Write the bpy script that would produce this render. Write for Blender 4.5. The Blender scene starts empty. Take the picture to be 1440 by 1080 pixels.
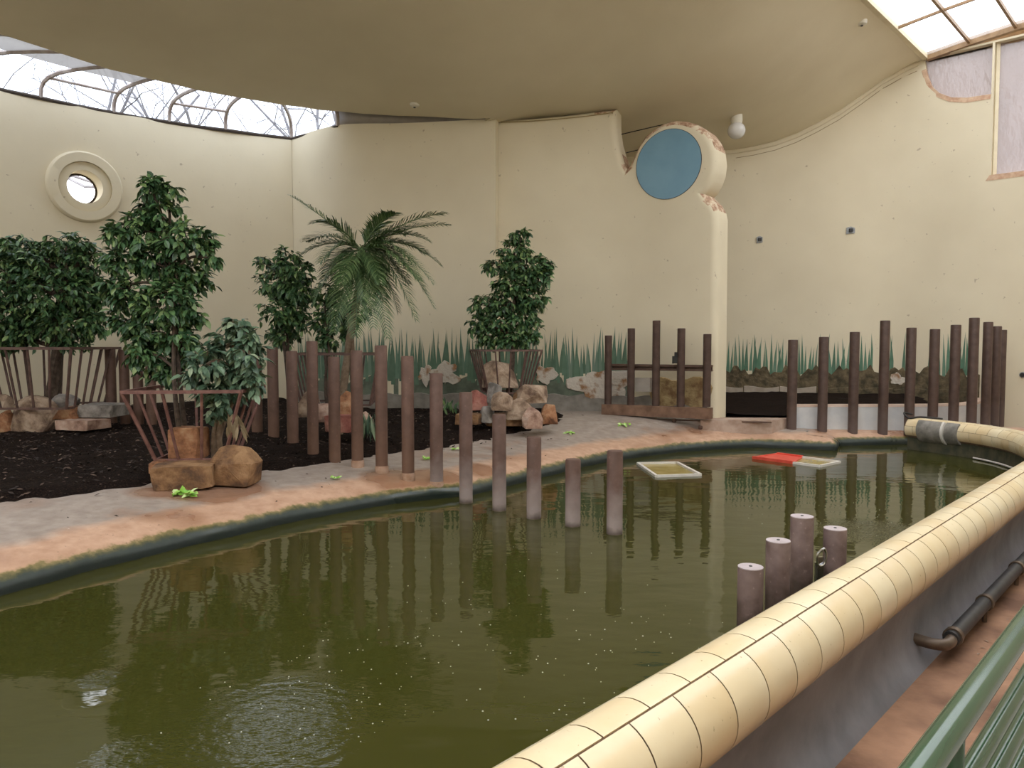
import bpy, bmesh, math, random
import numpy as np
from mathutils import Vector, Matrix
from mathutils.geometry import delaunay_2d_cdt

random.seed(7)
S = bpy.context.scene
C = S.collection
PI = math.pi

# ------------------------------------------------------------------ camera, sky, exposure
F = 1070.0                      # focal length in pixels of the 1440x1080 frame
EYE = Vector((0.0, 0.0, 2.2))   # 2.2 m above the water
PITCH = math.atan(54.0 / F)
cam_d = bpy.data.cameras.new('camera')
cam = bpy.data.objects.new('camera', cam_d)
C.objects.link(cam)
cam.location = EYE
cam.rotation_euler = (PI / 2 - PITCH, 0, 0)
cam_d.sensor_width = 36.0
cam_d.lens = 36.0 * F / 1440.0
cam_d.clip_end = 300
S.camera = cam

SKY = 7.0
world = bpy.data.worlds.new('world')
S.world = world
world.use_nodes = True
_n = world.node_tree.nodes
_l = world.node_tree.links
_bg = _n['Background']
_bg.inputs[1].default_value = SKY
_tc = _n.new('ShaderNodeTexCoord')
_sep = _n.new('ShaderNodeSeparateXYZ')
_rmp = _n.new('ShaderNodeValToRGB')      # bright overcast sky over dark ground
_l.new(_tc.outputs['Generated'], _sep.inputs[0])
_l.new(_sep.outputs['Z'], _rmp.inputs[0])
_rmp.color_ramp.elements[0].position = 0.0
_rmp.color_ramp.elements[0].color = (0.16, 0.15, 0.14, 1)
_rmp.color_ramp.elements[1].position = 0.03
_rmp.color_ramp.elements[1].color = (0.93, 0.955, 1.0, 1)
_l.new(_rmp.outputs[0], _bg.inputs[0])

S.view_settings.view_transform = 'Standard'
S.view_settings.look = 'None'
S.view_settings.gamma = 1.0
S.view_settings.use_curve_mapping = False
S.view_settings.exposure = -0.15

# ------------------------------------------------------------------ pixel helpers
_cp, _sp = math.cos(PITCH), math.sin(PITCH)
def ray(px, py):
    x, y = px - 720.0, -(py - 540.0)
    return Vector((x, y * _sp + F * _cp, y * _cp - F * _sp))
def at(px, py, Y):
    d = ray(px, py)
    return EYE + d * (Y / d.y)
def onz(px, py, z):
    d = ray(px, py)
    return EYE + d * ((z - EYE.z) / d.z)
U = Vector((math.sin(math.atan(1000 / F)), math.cos(math.atan(1000 / F)), 0))   # direction of the visitors' aisle
V = Vector((U.y, -U.x, 0))                                                      # to its right
def ps(p, s, z=0.0):
    return V * p + U * s + Vector((0, 0, z))

# ------------------------------------------------------------------ materials
def new_mat(name):
    m = bpy.data.materials.new(name)
    m.use_nodes = True
    nt = m.node_tree
    return m, nt, nt.nodes, nt.links, nt.nodes['Principled BSDF']
def pos(nodes):
    return nodes.new('ShaderNodeNewGeometry').outputs['Position']
def noise(nodes, links, vec, scale, detail=4, rough=0.55):
    n = nodes.new('ShaderNodeTexNoise')
    n.inputs['Scale'].default_value = scale
    n.inputs['Detail'].default_value = detail
    n.inputs['Roughness'].default_value = rough
    links.new(vec, n.inputs['Vector'])
    return n.outputs['Fac']
def ramp(nodes, links, fac, stops):
    r = nodes.new('ShaderNodeValToRGB')
    e = r.color_ramp.elements
    while len(e) > 1:
        e.remove(e[-1])
    for i, (p, c) in enumerate(stops):
        if i == 0:
            e[0].position = p
            el = e[0]
        else:
            el = e.new(p)
        el.color = c if len(c) == 4 else (*c, 1)
    links.new(fac, r.inputs[0])
    return r.outputs[0]
def mix(nodes, links, fac, a, b, mode='MIX'):
    n = nodes.new('ShaderNodeMix')
    n.data_type = 'RGBA'
    n.blend_type = mode
    for sock, v in ((n.inputs[0], fac), (n.inputs[6], a), (n.inputs[7], b)):
        if hasattr(v, 'is_linked'):
            links.new(v, sock)
        elif isinstance(v, (int, float)):
            sock.default_value = v
        else:
            sock.default_value = (*v, 1) if len(v) == 3 else v
    return n.outputs[2]
def bump(nodes, links, h, strength, dist, bsdf):
    b = nodes.new('ShaderNodeBump')
    b.inputs['Strength'].default_value = strength
    b.inputs['Distance'].default_value = dist
    links.new(h, b.inputs['Height'])
    links.new(b.outputs[0], bsdf.inputs['Normal'])
    return b
def maprange(nodes, links, v, a, b, c=0.0, d=1.0):
    n = nodes.new('ShaderNodeMapRange')
    n.inputs[1].default_value = a; n.inputs[2].default_value = b
    n.inputs[3].default_value = c; n.inputs[4].default_value = d
    links.new(v, n.inputs[0])
    return n.outputs[0]
def math_n(nodes, links, op, a, b=None):
    n = nodes.new('ShaderNodeMath'); n.operation = op
    for i, v in enumerate((a, b)):
        if v is None: continue
        if hasattr(v, 'is_linked'): links.new(v, n.inputs[i])
        else: n.inputs[i].default_value = v
    return n.outputs[0]

def simple(name, c1, c2=None, scale=6, rough=0.7, bscale=None, bstr=0.3, bdist=0.01, metal=0.0, spec=0.4, detail=5, lo=0.35, hi=0.65):
    m, nt, N, L, b = new_mat(name)
    p = pos(N)
    if c2 is None:
        b.inputs['Base Color'].default_value = (*c1, 1)
    else:
        f = noise(N, L, p, scale, detail)
        L.new(ramp(N, L, f, [(lo, c1), (hi, c2)]), b.inputs['Base Color'])
    b.inputs['Roughness'].default_value = rough
    b.inputs['Metallic'].default_value = metal
    b.inputs['Specular IOR Level'].default_value = spec
    if bscale:
        bump(N, L, noise(N, L, p, bscale, 6), bstr, bdist, b)
    return m

def wall_mat(name, base, stain, speck=True):
    m, nt, N, L, b = new_mat(name)
    p = pos(N)
    c = ramp(N, L, noise(N, L, p, 0.45, 3), [(0.3, stain), (0.7, base)])
    if speck:   # scuffs and flaked paint
        s = ramp(N, L, noise(N, L, p, 7.5, 3, 0.6), [(0.70, (0, 0, 0)), (0.73, (1, 1, 1))])
        c = mix(N, L, math_n(N, L, 'MULTIPLY', s, 0.55), c, (0.30, 0.23, 0.16))
    L.new(c, b.inputs['Base Color'])
    b.inputs['Roughness'].default_value = 0.75
    b.inputs['Specular IOR Level'].default_value = 0.25
    bump(N, L, noise(N, L, p, 3.0, 5), 0.25, 0.02, b)
    return m

M = {}
M['wall'] = wall_mat('cream_paint', (0.73, 0.655, 0.49), (0.66, 0.585, 0.43))
M['ceiling'] = wall_mat('ceiling_paint', (0.73, 0.655, 0.49), (0.66, 0.585, 0.43), speck=False)
M['pinkstain'] = simple('rust_stain', (0.50, 0.30, 0.20), (0.66, 0.48, 0.33), 9, 0.8)
M['trim'] = simple('cream_trim', (0.74, 0.66, 0.47), (0.66, 0.57, 0.40), 3, 0.6)
M['bluedisc'] = simple('blue_panel', (0.16, 0.31, 0.42), (0.19, 0.35, 0.46), 1.2, 0.35, spec=0.5)
M['bluerim'] = simple('dark_rim', (0.05, 0.05, 0.05))
M['darkjoint'] = simple('dark_joint', (0.06, 0.045, 0.035), rough=0.9)
M['bronze'] = simple('bronze_bar', (0.22, 0.13, 0.06), (0.32, 0.20, 0.10), 8, 0.5)
M['barwhite'] = simple('pale_glazing_bar', (0.42, 0.36, 0.32), (0.26, 0.20, 0.17), 5, 0.55)
M['cove'] = simple('weathered_metal_cove', (0.31, 0.275, 0.24), (0.36, 0.32, 0.28), 5, 0.5)
M['fixture'] = simple('white_plastic', (0.72, 0.69, 0.60), rough=0.4)
M['globe'] = simple('opal_glass', (0.74, 0.73, 0.72), rough=0.15, spec=0.5)
M['plate'] = simple('grey_bracket', (0.20, 0.21, 0.22), (0.35, 0.36, 0.37), 20, 0.5, metal=0.3)
M['wire'] = simple('black_cable', (0.02, 0.018, 0.016), rough=0.6)

def glass_mat(name, tint, trans, glossy=0.06, transl=None, wavy=0.0):
    m, nt, N, L, b = new_mat(name)
    out = N['Material Output']
    N.remove(b)
    t = N.new('ShaderNodeBsdfTransparent'); t.inputs[0].default_value = (*tint, 1)
    g = N.new('ShaderNodeBsdfGlossy'); g.inputs['Roughness'].default_value = 0.08
    last = t.outputs[0]
    if transl:
        d = N.new('ShaderNodeBsdfTranslucent'); d.inputs[0].default_value = (*transl, 1)
        if wavy:
            p = pos(N)
            mp = N.new('ShaderNodeMapping'); mp.inputs['Scale'].default_value = (1, 1, 0.45)
            L.new(p, mp.inputs[0])
            f = noise(N, L, mp.outputs[0], 2.6, 4)
            c = ramp(N, L, f, [(0.35, tuple(x * 0.92 for x in transl)), (0.65, transl)])
            L.new(c, d.inputs[0])
            bb = N.new('ShaderNodeBump'); bb.inputs['Strength'].default_value = wavy; bb.inputs['Distance'].default_value = 0.05
            L.new(noise(N, L, mp.outputs[0], 7, 3), bb.inputs['Height'])
            L.new(bb.outputs[0], d.inputs['Normal']); L.new(bb.outputs[0], g.inputs['Normal'])
        mx = N.new('ShaderNodeMixShader'); mx.inputs[0].default_value = 1 - trans
        L.new(t.outputs[0], mx.inputs[1]); L.new(d.outputs[0], mx.inputs[2])
        last = mx.outputs[0]
    m2 = N.new('ShaderNodeMixShader'); m2.inputs[0].default_value = glossy
    L.new(last, m2.inputs[1]); L.new(g.outputs[0], m2.inputs[2])
    L.new(m2.outputs[0], out.inputs[0])
    return m
M['glass'] = glass_mat('clear_glass', (0.44, 0.47, 0.52), 1.0)
M['frost'] = glass_mat('frosted_glass', (0.56, 0.56, 0.56), 0.8, 0.05, (0.5, 0.5, 0.5))
M['frost_dark'] = glass_mat('dotted_frosted_glass', (0.60, 0.59, 0.57), 0.03, 0.05, (0.075, 0.073, 0.072))
M['wavy'] = glass_mat('wavy_glass', (0.30, 0.28, 0.28), 0.04, 0.05, (0.165, 0.135, 0.125), 0.8)
M['roundglass'] = glass_mat('round_glass', (0.97, 0.97, 0.97), 1.0, 0.04)

# ------------------------------------------------------------------ mesh helpers
class MB:
    def __init__(s):
        s.v = []; s.f = []
    def add(s, vs, fs):
        o = len(s.v)
        s.v += [tuple(q) for q in vs]
        s.f += [tuple(i + o for i in f) for f in fs]
        return s
    def box(s, c, d, rz=0.0, M4=None):
        x, y, z = d[0] / 2, d[1] / 2, d[2] / 2
        ca, sa = math.cos(rz), math.sin(rz)
        vs = []
        for sx in (-1, 1):
            for sy in (-1, 1):
                for sz in (-1, 1):
                    q = Vector((sx * x * ca - sy * y * sa, sx * x * sa + sy * y * ca, sz * z)) + Vector(c)
                    vs.append(M4 @ q if M4 else q)
        return s.add(vs, [(0, 1, 3, 2), (4, 6, 7, 5), (0, 4, 5, 1), (2, 3, 7, 6), (0, 2, 6, 4), (1, 5, 7, 3)])
    def beam(s, a, b, w, h):
        """box beam from a to b, w wide sideways, h high"""
        a, b = Vector(a), Vector(b)
        t = (b - a).normalized()
        side = t.cross(Vector((0, 0, 1)))
        side = side.normalized() if side.length > 1e-4 else Vector((1, 0, 0))
        up = side.cross(t)
        vs = [q + side * (i * w / 2) + up * (j * h / 2) for q in (a, b) for i, j in ((-1, -1), (1, -1), (1, 1), (-1, 1))]
        return s.add(vs, [(3, 2, 1, 0), (4, 5, 6, 7), (0, 1, 5, 4), (1, 2, 6, 5), (2, 3, 7, 6), (3, 0, 4, 7)])
    def tube(s, pts, r, n=8, cap=True):
        pts = [Vector(q) for q in pts]
        m = len(pts)
        rr = r if isinstance(r, (list, tuple)) else [r] * m
        T = []
        for i in range(m):
            t = pts[min(i + 1, m - 1)] - pts[max(i - 1, 0)]
            T.append(t.normalized() if t.length > 1e-9 else Vector((0, 0, 1)))
        ref = Vector((0, 0, 1)) if abs(T[0].z) < 0.9 else Vector((1, 0, 0))
        a = T[0].cross(ref).normalized()
        vs = []
        for i in range(m):
            a = (a - T[i] * a.dot(T[i]))
            a = a.normalized() if a.length > 1e-6 else T[i].orthogonal().normalized()
            b = T[i].cross(a)
            for k in range(n):
                g = 2 * PI * k / n
                vs.append(pts[i] + (a * math.cos(g) + b * math.sin(g)) * rr[i])
        fs = [(i * n + k, i * n + (k + 1) % n, (i + 1) * n + (k + 1) % n, (i + 1) * n + k) for i in range(m - 1) for k in range(n)]
        if cap:
            fs.append(tuple(range(n))[::-1]); fs.append(tuple((m - 1) * n + k for k in range(n)))
        return s.add(vs, fs)
    def lathe(s, prof, n=24, base=(0, 0, 0)):
        """prof: (radius, z) from bottom to top"""
        bx = Vector(base)
        vs = []
        for r, z in prof:
            for k in range(n):
                g = 2 * PI * k / n
                vs.append(bx + Vector((r * math.cos(g), r * math.sin(g), z)))
        m = len(prof)
        fs = [(i * n + k, i * n + (k + 1) % n, (i + 1) * n + (k + 1) % n, (i + 1) * n + k) for i in range(m - 1) for k in range(n)]
        fs.append(tuple(range(n))[::-1]); fs.append(tuple((m - 1) * n + k for k in range(n)))
        return s.add(vs, fs)
    def build(s, name, mat, parent=None, smooth=False, fix=True):
        me = bpy.data.meshes.new(name)
        me.from_pydata(s.v, [], s.f)
        if fix:
            bm = bmesh.new(); bm.from_mesh(me)
            bmesh.ops.recalc_face_normals(bm, faces=bm.faces)
            bm.to_mesh(me); bm.free()
        if mat: me.materials.append(mat)
        if smooth:
            me.polygons.foreach_set('use_smooth', [True] * len(me.polygons))
        o = bpy.data.objects.new(name, me)
        C.objects.link(o)
        if parent: o.parent = parent
        return o
def autosmooth(o, deg=40):
    me = o.data
    me.polygons.foreach_set('use_smooth', [True] * len(me.polygons))
    bm = bmesh.new(); bm.from_mesh(me)
    for e in bm.edges:
        if len(e.link_faces) == 2 and e.calc_face_angle(0) > math.radians(deg):
            e.smooth = False
    bm.to_mesh(me); bm.free()
    return o
def tag(o, label=None, cat=None, group=None, kind=None):
    if label: o['label'] = label
    if cat: o['category'] = cat
    if group: o['group'] = group
    if kind: o['kind'] = kind
    return o
def empty(name, loc, label=None, cat=None, group=None, kind=None):
    o = bpy.data.objects.new(name, None)
    o.empty_display_size = 0.1
    C.objects.link(o)
    o.location = loc
    return tag(o, label, cat, group, kind)
def adopt(child, parent):
    """parent without moving (parents carry only a location)"""
    child.parent = parent
    child.matrix_parent_inverse = Matrix.Translation(-Vector(parent.location))
    return child
def struct(o, label, cat='structure'):
    return tag(o, label, cat, kind='structure')

# ------------------------------------------------------------------ curves in plan
def catmull(P, n=8):
    P = [Vector(q) for q in P]
    out = []
    for i in range(len(P) - 1):
        p0 = P[i - 1] if i > 0 else P[i] * 2 - P[i + 1]
        p1, p2 = P[i], P[i + 1]
        p3 = P[i + 2] if i + 2 < len(P) else P[i + 1] * 2 - P[i]
        for k in range(n):
            t = k / n
            out.append(0.5 * ((2 * p1) + (p2 - p0) * t + (2 * p0 - 5 * p1 + 4 * p2 - p3) * t * t + (3 * p1 - p0 - 3 * p2 + p3) * t ** 3))
    out.append(P[-1])
    return out
class Path:
    """a wall's plan line, u = length along it, w = depth behind the face"""
    def __init__(s, pts):
        s.p = [Vector((q[0], q[1], 0)) for q in pts]
        s.l = [0.0]
        for a, b in zip(s.p, s.p[1:]):
            s.l.append(s.l[-1] + (b - a).length)
        s.len = s.l[-1]
        s.nor = []
        for i in range(len(s.p)):
            t = (s.p[min(i + 1, len(s.p) - 1)] - s.p[max(i - 1, 0)]).normalized()
            s.nor.append(Vector((-t.y, t.x, 0)))     # to the left of travel
    def at(s, u, z=0.0, w=0.0):
        i = 0
        while i < len(s.l) - 2 and s.l[i + 1] < u: i += 1
        t = (u - s.l[i]) / (s.l[i + 1] - s.l[i])
        q = s.p[i].lerp(s.p[i + 1], t)
        n = s.nor[i].lerp(s.nor[i + 1], min(max(t, 0), 1)).normalized()
        r = q + n * w
        return Vector((r.x, r.y, z))
    def hit(s, px, py):
        """(u, z) where the ray of a pixel meets the wall"""
        d = ray(px, py)
        best = None
        for i in range(len(s.p) - 1):
            a, e = s.p[i], s.p[i + 1] - s.p[i]
            den = d.x * e.y - d.y * e.x
            if abs(den) < 1e-9: continue
            t = (a.x * e.y - a.y * e.x) / den
            k = (a.x * d.y - a.y * d.x) / den
            lo = -1e-6 if i else -0.5
            hi = 1 + 1e-6 if i < len(s.p) - 2 else 1.5
            if t > 0 and lo <= k <= hi and (best is None or t < best[0]):
                best = (t, s.l[i] + k * e.length, EYE.z + d.z * t)
        return (best[1], best[2]) if best else None
    def sub(s, u0, u1, n):
        return [u0 + (u1 - u0) * i / n for i in range(n + 1)]

def inside(poly, x, y):
    c = False
    n = len(poly)
    for i in range(n):
        x1, y1 = poly[i]; x2, y2 = poly[i - 1]
        if (y1 > y) != (y2 > y) and x < (x2 - x1) * (y - y1) / (y2 - y1) + x1:
            c = not c
    return c
def area2(p):
    return sum(p[i - 1][0] * p[i][1] - p[i][0] * p[i - 1][1] for i in range(len(p)))
def offset_poly(p, d):
    """inset (d > 0) of a counter-clockwise polygon"""
    n = len(p); out = []
    for i in range(n):
        a, b, c = Vector(p[i - 1]), Vector(p[i]), Vector(p[(i + 1) % n])
        t1 = (b - a); t2 = (c - b)
        t1 = t1.normalized() if t1.length > 1e-9 else t2.normalized()
        t2 = t2.normalized() if t2.length > 1e-9 else t1
        n1 = Vector((-t1.y, t1.x)); n2 = Vector((-t2.y, t2.x))
        m = n1 + n2
        m = m.normalized() if m.length > 1e-6 else n1
        k = 1 / max(m.dot(n1), 0.5)
        q = b + m * d * k
        out.append((q.x, q.y))
    return out
def resample(p, step, closed=True):
    out = []
    n = len(p)
    for i in range(n if closed else n - 1):
        a, b = Vector(p[i]), Vector(p[(i + 1) % n])
        k = max(1, int((b - a).length / step))
        for j in range(k):
            q = a.lerp(b, j / k); out.append(tuple(q))
    if not closed: out.append(tuple(p[-1]))
    return out
def fill(outline, holes, step, mapf):
    vs = [Vector(q) for q in outline]
    ed = [(i, (i + 1) % len(outline)) for i in range(len(outline))]
    for h in holes:
        o = len(vs)
        vs += [Vector(q) for q in h]
        ed += [(o + i, o + (i + 1) % len(h)) for i in range(len(h))]
    xs = [q[0] for q in outline]; ys = [q[1] for q in outline]
    allp = np.array([tuple(q) for q in vs])
    x = min(xs) + step / 2
    while x < max(xs):
        y = min(ys) + step / 2
        while y < max(ys):
            if inside(outline, x, y) and not any(inside(h, x, y) for h in holes):
                if np.min((allp[:, 0] - x) ** 2 + (allp[:, 1] - y) ** 2) > (step * 0.45) ** 2:
                    vs.append(Vector((x, y)))
            y += step
        x += step
    r = delaunay_2d_cdt(vs, ed, [], 4, 1e-5)
    fs = []
    for f in r[2]:
        x = sum(r[0][i].x for i in f) / len(f); y = sum(r[0][i].y for i in f) / len(f)
        if inside(outline, x, y) and not any(inside(h, x, y) for h in holes): fs.append(tuple(f))
    return [mapf(q.x, q.y) for q in r[0]], fs
def slab(name, path, outline, holes, thick, rim, mat, step=0.35, edge=0.12):
    """upright wall: outline in (u, z), rounded front rim, real thickness"""
    if area2(outline) < 0: outline = outline[::-1]
    outline = resample(outline, edge)
    hs = []
    for h in holes:
        if area2(h) < 0: h = h[::-1]
        hs.append(resample(h, edge))
    mb = MB()
    ins = offset_poly(outline, rim) if rim else outline
    vs, fs = fill(ins, hs, step, lambda u, z: path.at(u, z, 0))
    mb.add(vs, fs)
    vs, fs = fill(outline, hs, step * 1.5, lambda u, z: path.at(u, z, thick))
    mb.add(vs, fs)
    loops = []
    K = 5 if rim else 0
    for k in range(K + 1):
        g = PI / 2 * k / K if K else 0
        d = rim * (1 - math.sin(g)); w = rim * (1 - math.cos(g))
        loops.append([path.at(u, z, w) for u, z in (offset_poly(outline, d) if d > 1e-6 else outline)])
    loops.append([path.at(u, z, thick) for u, z in outline])
    n = len(outline)
    for a, b in zip(loops, loops[1:]):
        mb.add(a + b, [(i, (i + 1) % n, n + (i + 1) % n, n + i) for i in range(n)])
    for h in hs:
        n = len(h)
        mb.add([path.at(u, z, 0) for u, z in h] + [path.at(u, z, thick) for u, z in h],
               [(i, (i + 1) % n, n + (i + 1) % n, n + i) for i in range(n)])
    o = mb.build(name, mat, fix=False)
    bm = bmesh.new(); bm.from_mesh(o.data)
    bmesh.ops.remove_doubles(bm, verts=bm.verts, dist=1e-4)
    bmesh.ops.recalc_face_normals(bm, faces=bm.faces)
    bm.to_mesh(o.data); bm.free()
    return autosmooth(o, 35)
def circle(c, r, n=48, ry=None):
    ry = ry or r
    return [(c[0] + r * math.cos(2 * PI * i / n), c[1] + ry * math.sin(2 * PI * i / n)) for i in range(n)]

# ------------------------------------------------------------------ THE SHELL: walls
K = 1.1     # upper shell: sized so that the bank fits in front of the walls
ZW = 2.2 + 4.9 * K         # top of the left wall
ZC = 2.2 + 5.15 * K        # edge of the ceiling at the skylight
def onzk(px, py, z): return onz(px, py, z)
# left wall: an arc in plan, traced from its top edge
tops = [onz(x, y, ZW) for x, y in ((57, 138), (160, 159), (238, 172), (317, 183), (410, 195))]
def fit_circle(P):
    A = np.array([[2 * q.x, 2 * q.y, 1] for q in P]); b = np.array([q.x ** 2 + q.y ** 2 for q in P])
    cx, cy, k = np.linalg.lstsq(A, b, rcond=None)[0]
    return cx, cy, math.sqrt(k + cx * cx + cy * cy)
LC = fit_circle(tops)
def arc_pt(r, a): return Vector((LC[0] + r * math.cos(a), LC[1] + r * math.sin(a), 0))
a_corner = math.atan2(tops[-1].y - LC[1], tops[-1].x - LC[0])
a_end = PI * 1.12
left_plan = [arc_pt(LC[2], a_end + (a_corner - a_end) * i / 48) for i in range(49)]
tail = left_plan[0]
P_left = Path([(tail.x - 0.4, -9.0)] + [(tail.x - 0.4 * (1 - i / 6), -9 + (tail.y + 9) * i / 6) for i in range(1, 6)] + left_plan)
wc_u, wc_z = P_left.hit(119, 263)
o = slab('wall_left', P_left, [(0, -0.6), (P_left.len, -0.6), (P_left.len, ZW), (0, ZW)], [circle((wc_u, wc_z), 0.37, 40)], 0.55, 0, M['wall'], 0.6, 0.5)
struct(o, 'long curved cream wall with the round porthole and strip of glazing above', 'wall')

# round window: stepped rings, deep reveal and glass
w2 = empty('window_2', P_left.at(wc_u, wc_z, 0))
struct(w2, 'small round porthole with stepped plaster rings in the curved wall', 'window')
def ring_on(path, cu, cz, r0, r1, w0, w1, n=48):
    """flat plaster ring of depth w (negative = proud of the wall) with rounded outer edge"""
    mb = MB()
    prof = [(r0, w0), (r0, w1), (r1 - 0.05, w1), (r1 - 0.015, w1 * 0.75 + w0 * 0.25), (r1, w1 * 0.3 + w0 * 0.7), (r1, w0)]
    m = len(prof)
    vs = [path.at(cu + r * math.cos(2 * PI * k / n), cz + r * math.sin(2 * PI * k / n), w) for r, w in prof for k in range(n)]
    fs = [(i * n + k, i * n + (k + 1) % n, ((i + 1) % m) * n + (k + 1) % n, ((i + 1) % m) * n + k) for i in range(m) for k in range(n)]
    mb.add(vs, fs)
    return mb
adopt(autosmooth(ring_on(P_left, wc_u, wc_z, 0.56, 0.80, 0.02, -0.10).build('outer_ring', M['wall'])), w2)
adopt(autosmooth(ring_on(P_left, wc_u, wc_z, 0.37, 0.58, 0.02, -0.045).build('inner_ring', M['wall'])), w2)
mb = MB()
vs = [P_left.at(wc_u, wc_z, 0.46)] + [P_left.at(q[0], q[1], 0.46) for q in circle((wc_u, wc_z), 0.37, 40)]
mb.add(vs, [(0, i, i % 40 + 1) for i in range(1, 41)])
adopt(mb.build('pane', M['roundglass']), w2)
adopt(autosmooth(ring_on(P_left, wc_u, wc_z, 0.345, 0.372, 0.47, 0.44).build('frame', M['darkjoint'])), w2)

# second back wall, from the corner towards the viewer
corner = tops[-1]
q1 = onz(475, 177, ZW); q2 = onz(560, 174.5, ZW); q3 = onz(620, 172, ZW); q4 = onz(697, 168, ZW)
P_back = Path([(q.x, q.y) for q in catmull([corner, q1, q2, q3, q4], 6)])
top_back = []
for i in range(31):
    u = P_back.len * i / 30
    top_back.append((u, ZW + 0.02))
o = slab('wall_back', P_back, [(0, -0.6), (P_back.len, -0.6)] + top_back[::-1], [], 0.35, 0, M['wall'], 0.6, 0.4)
struct(o, 'curved cream back wall behind the palm with painted grass along its foot', 'wall')

# centre wall with the round blue panel; its free end curls towards the pool
P_mid = Path([(q.x, q.y) for q in catmull([(-0.75, 18.78, 0), (0.9, 18.74, 0), (2.25, 18.55, 0), (3.05, 18.18, 0), (3.8, 17.65, 0), (4.545, 17.1, 0)], 8)])
def MH(px, py): return P_mid.hit(px, py)
u0 = 0.0; uE, _ = MH(1009, 400)
cu, cz = MH(940, 231)
out = [(u0, -0.4), (uE, -0.4)]
out += [MH(x, y) for x, y in ((1009, 305), (1007, 295), (1001, 284), (993, 277), (989, 272), (994, 268))]
out += [MH(x, y) for x, y in ((1001, 256), (1006, 242), (1008, 226), (1006, 209), (1001, 195), (992, 183), (979, 174), (963, 169), (947, 168), (931, 172), (917, 180), (905, 191), (896, 205), (889, 221), (884, 232), (880, 236))]
out += [MH(x, y) for x, y in ((876, 229), (872, 214), (868, 196), (866, 175), (866, 152), (840, 155), (800, 160), (760, 164), (730, 166), (698, 167))] + [(0.0, MH(698, 167)[1])]
o = slab('wall_center', P_mid, out, [], 0.62, 0.17, M['wall'], 0.3, 0.07)
struct(o, 'cream centre wall with a round blue panel in its rounded free end', 'wall')
wall_mid = o
m, nt, N, L, b = new_mat('rust_stained_paint')      # rusty drips on the upper rounded edges
f = noise(N, L, pos(N), 6.0, 6, 0.7)
L.new(ramp(N, L, f, [(0.40, (0.28, 0.15, 0.09)), (0.52, (0.55, 0.38, 0.26)), (0.62, (0.72, 0.64, 0.48))]), b.inputs['Base Color'])
b.inputs['Roughness'].default_value = 0.85
o.data.materials.append(m)
for pl in o.data.polygons:
    if pl.center.z > 5.0 and pl.normal.z > 0.30 and pl.center.x > 2.0: pl.material_index = 1
# blue panel
mb = MB()
n = 56
ru, rz = MH(985, 231)[0] - cu, 0.79
ru = 0.80
vs = [P_mid.at(cu, cz, -0.012)] + [P_mid.at(a, b, -0.012) for a, b in circle((cu, cz), ru, n, rz)] + [P_mid.at(a, b, 0.05) for a, b in circle((cu, cz), ru, n, rz)]
mb.add(vs, [(0, i, i % n + 1) for i in range(1, n + 1)] + [(i, i % n + 1, n + i % n + 1, n + i) for i in range(1, n + 1)])
mb.build('round_panel', M['bluedisc'], wall_mid)['label'] = 'round blue panel'
mb = MB()
prof = [(1.0, 0.02), (1.0, -0.014), (1.012, -0.014), (1.012, 0.02)]
vs = [P_mid.at(cu + ru * k * math.cos(2 * PI * i / n), cz + rz * k * math.sin(2 * PI * i / n), w) for k, w in prof for i in range(n)]
mb.add(vs, [(j * n + i, j * n + (i + 1) % n, ((j + 1) % 4) * n + (i + 1) % n, ((j + 1) % 4) * n + i) for j in range(4) for i in range(n)])
mb.build('panel_edge', M['bluerim'], wall_mid)
# moulding along the top of the centre wall
mb = MB()
line = [MH(x, y) for x, y in ((704, 172), (740, 171), (780, 168), (820, 164), (850, 160), (862, 158))]
mb.tube([P_mid.at(u, z, -0.002) for u, z in line], 0.012, 6)
mb.build('crack_line', simple('hairline_crack', (0.36, 0.28, 0.14)), wall_mid)

# far wall behind, running into the end wall of the glazed aisle
ZB = 2.2 + 6.95 * K          # height of the big skylight
PSK = -5.47 * K              # its edge, right of which everything is glazed
SEND = 20.46 * K             # end wall
cor = ps(PSK, SEND)
far_pts = [(-0.3, 22.3, 0), (3.0, 22.1, 0), (5.8, 21.75, 0), (7.5, 21.55, 0), (9.0, 21.2, 0), (10.2, 20.95, 0), (cor.x, cor.y, 0)]
P_far = Path([(q.x, q.y) for q in catmull(far_pts, 6)] + [tuple(ps(PSK + t, SEND).xy) for t in (0.5, 1, 2, 3, 4, 5, 6, 7, 8, 9.2)])
def FH(px, py): return P_far.hit(px, py)
ucor = P_far.hit(1290, 88)[0]
topf = [(0.0, 7.7)]
for x, y in ((1010, 213), (1035, 211), (1060, 207), (1090, 200), (1120, 189), (1150, 174), (1180, 157), (1210, 136), (1240, 114), (1270, 97), (1290, 88)):
    topf.append(FH(x, y))
ceil_far = topf[1:]
zsill = FH(1397, 246)[1]
uj = FH(1395, 200)[0]
beamz = ZB - 0.05
topw = topf + [(ucor + 0.3, ZB), (P_far.len, ZB)]
holeA = [FH(x, y) for x, y in ((1302, 97), (1304, 107), (1310, 121), (1321, 131), (1338, 137), (1360, 137.5), (1390, 133))]
uA1 = uj - 0.05
holeA = [(ucor + 0.17, beamz)] + holeA[:-1] + [(uA1, holeA[-1][1]), (uA1, beamz)]
holeB = [(uj, zsill), (P_far.len - 0.6, zsill), (P_far.len - 0.6, beamz), (uj, beamz)]
o = slab('wall_far', P_far, [(0, -0.4), (P_far.len, -0.4)] + topw[::-1], [holeA, holeB], 0.4, 0, M['wall'], 0.5, 0.15)
struct(o, 'pale far wall with rising top and wavy glass windows at its end', 'wall')
wall_far = o
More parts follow.
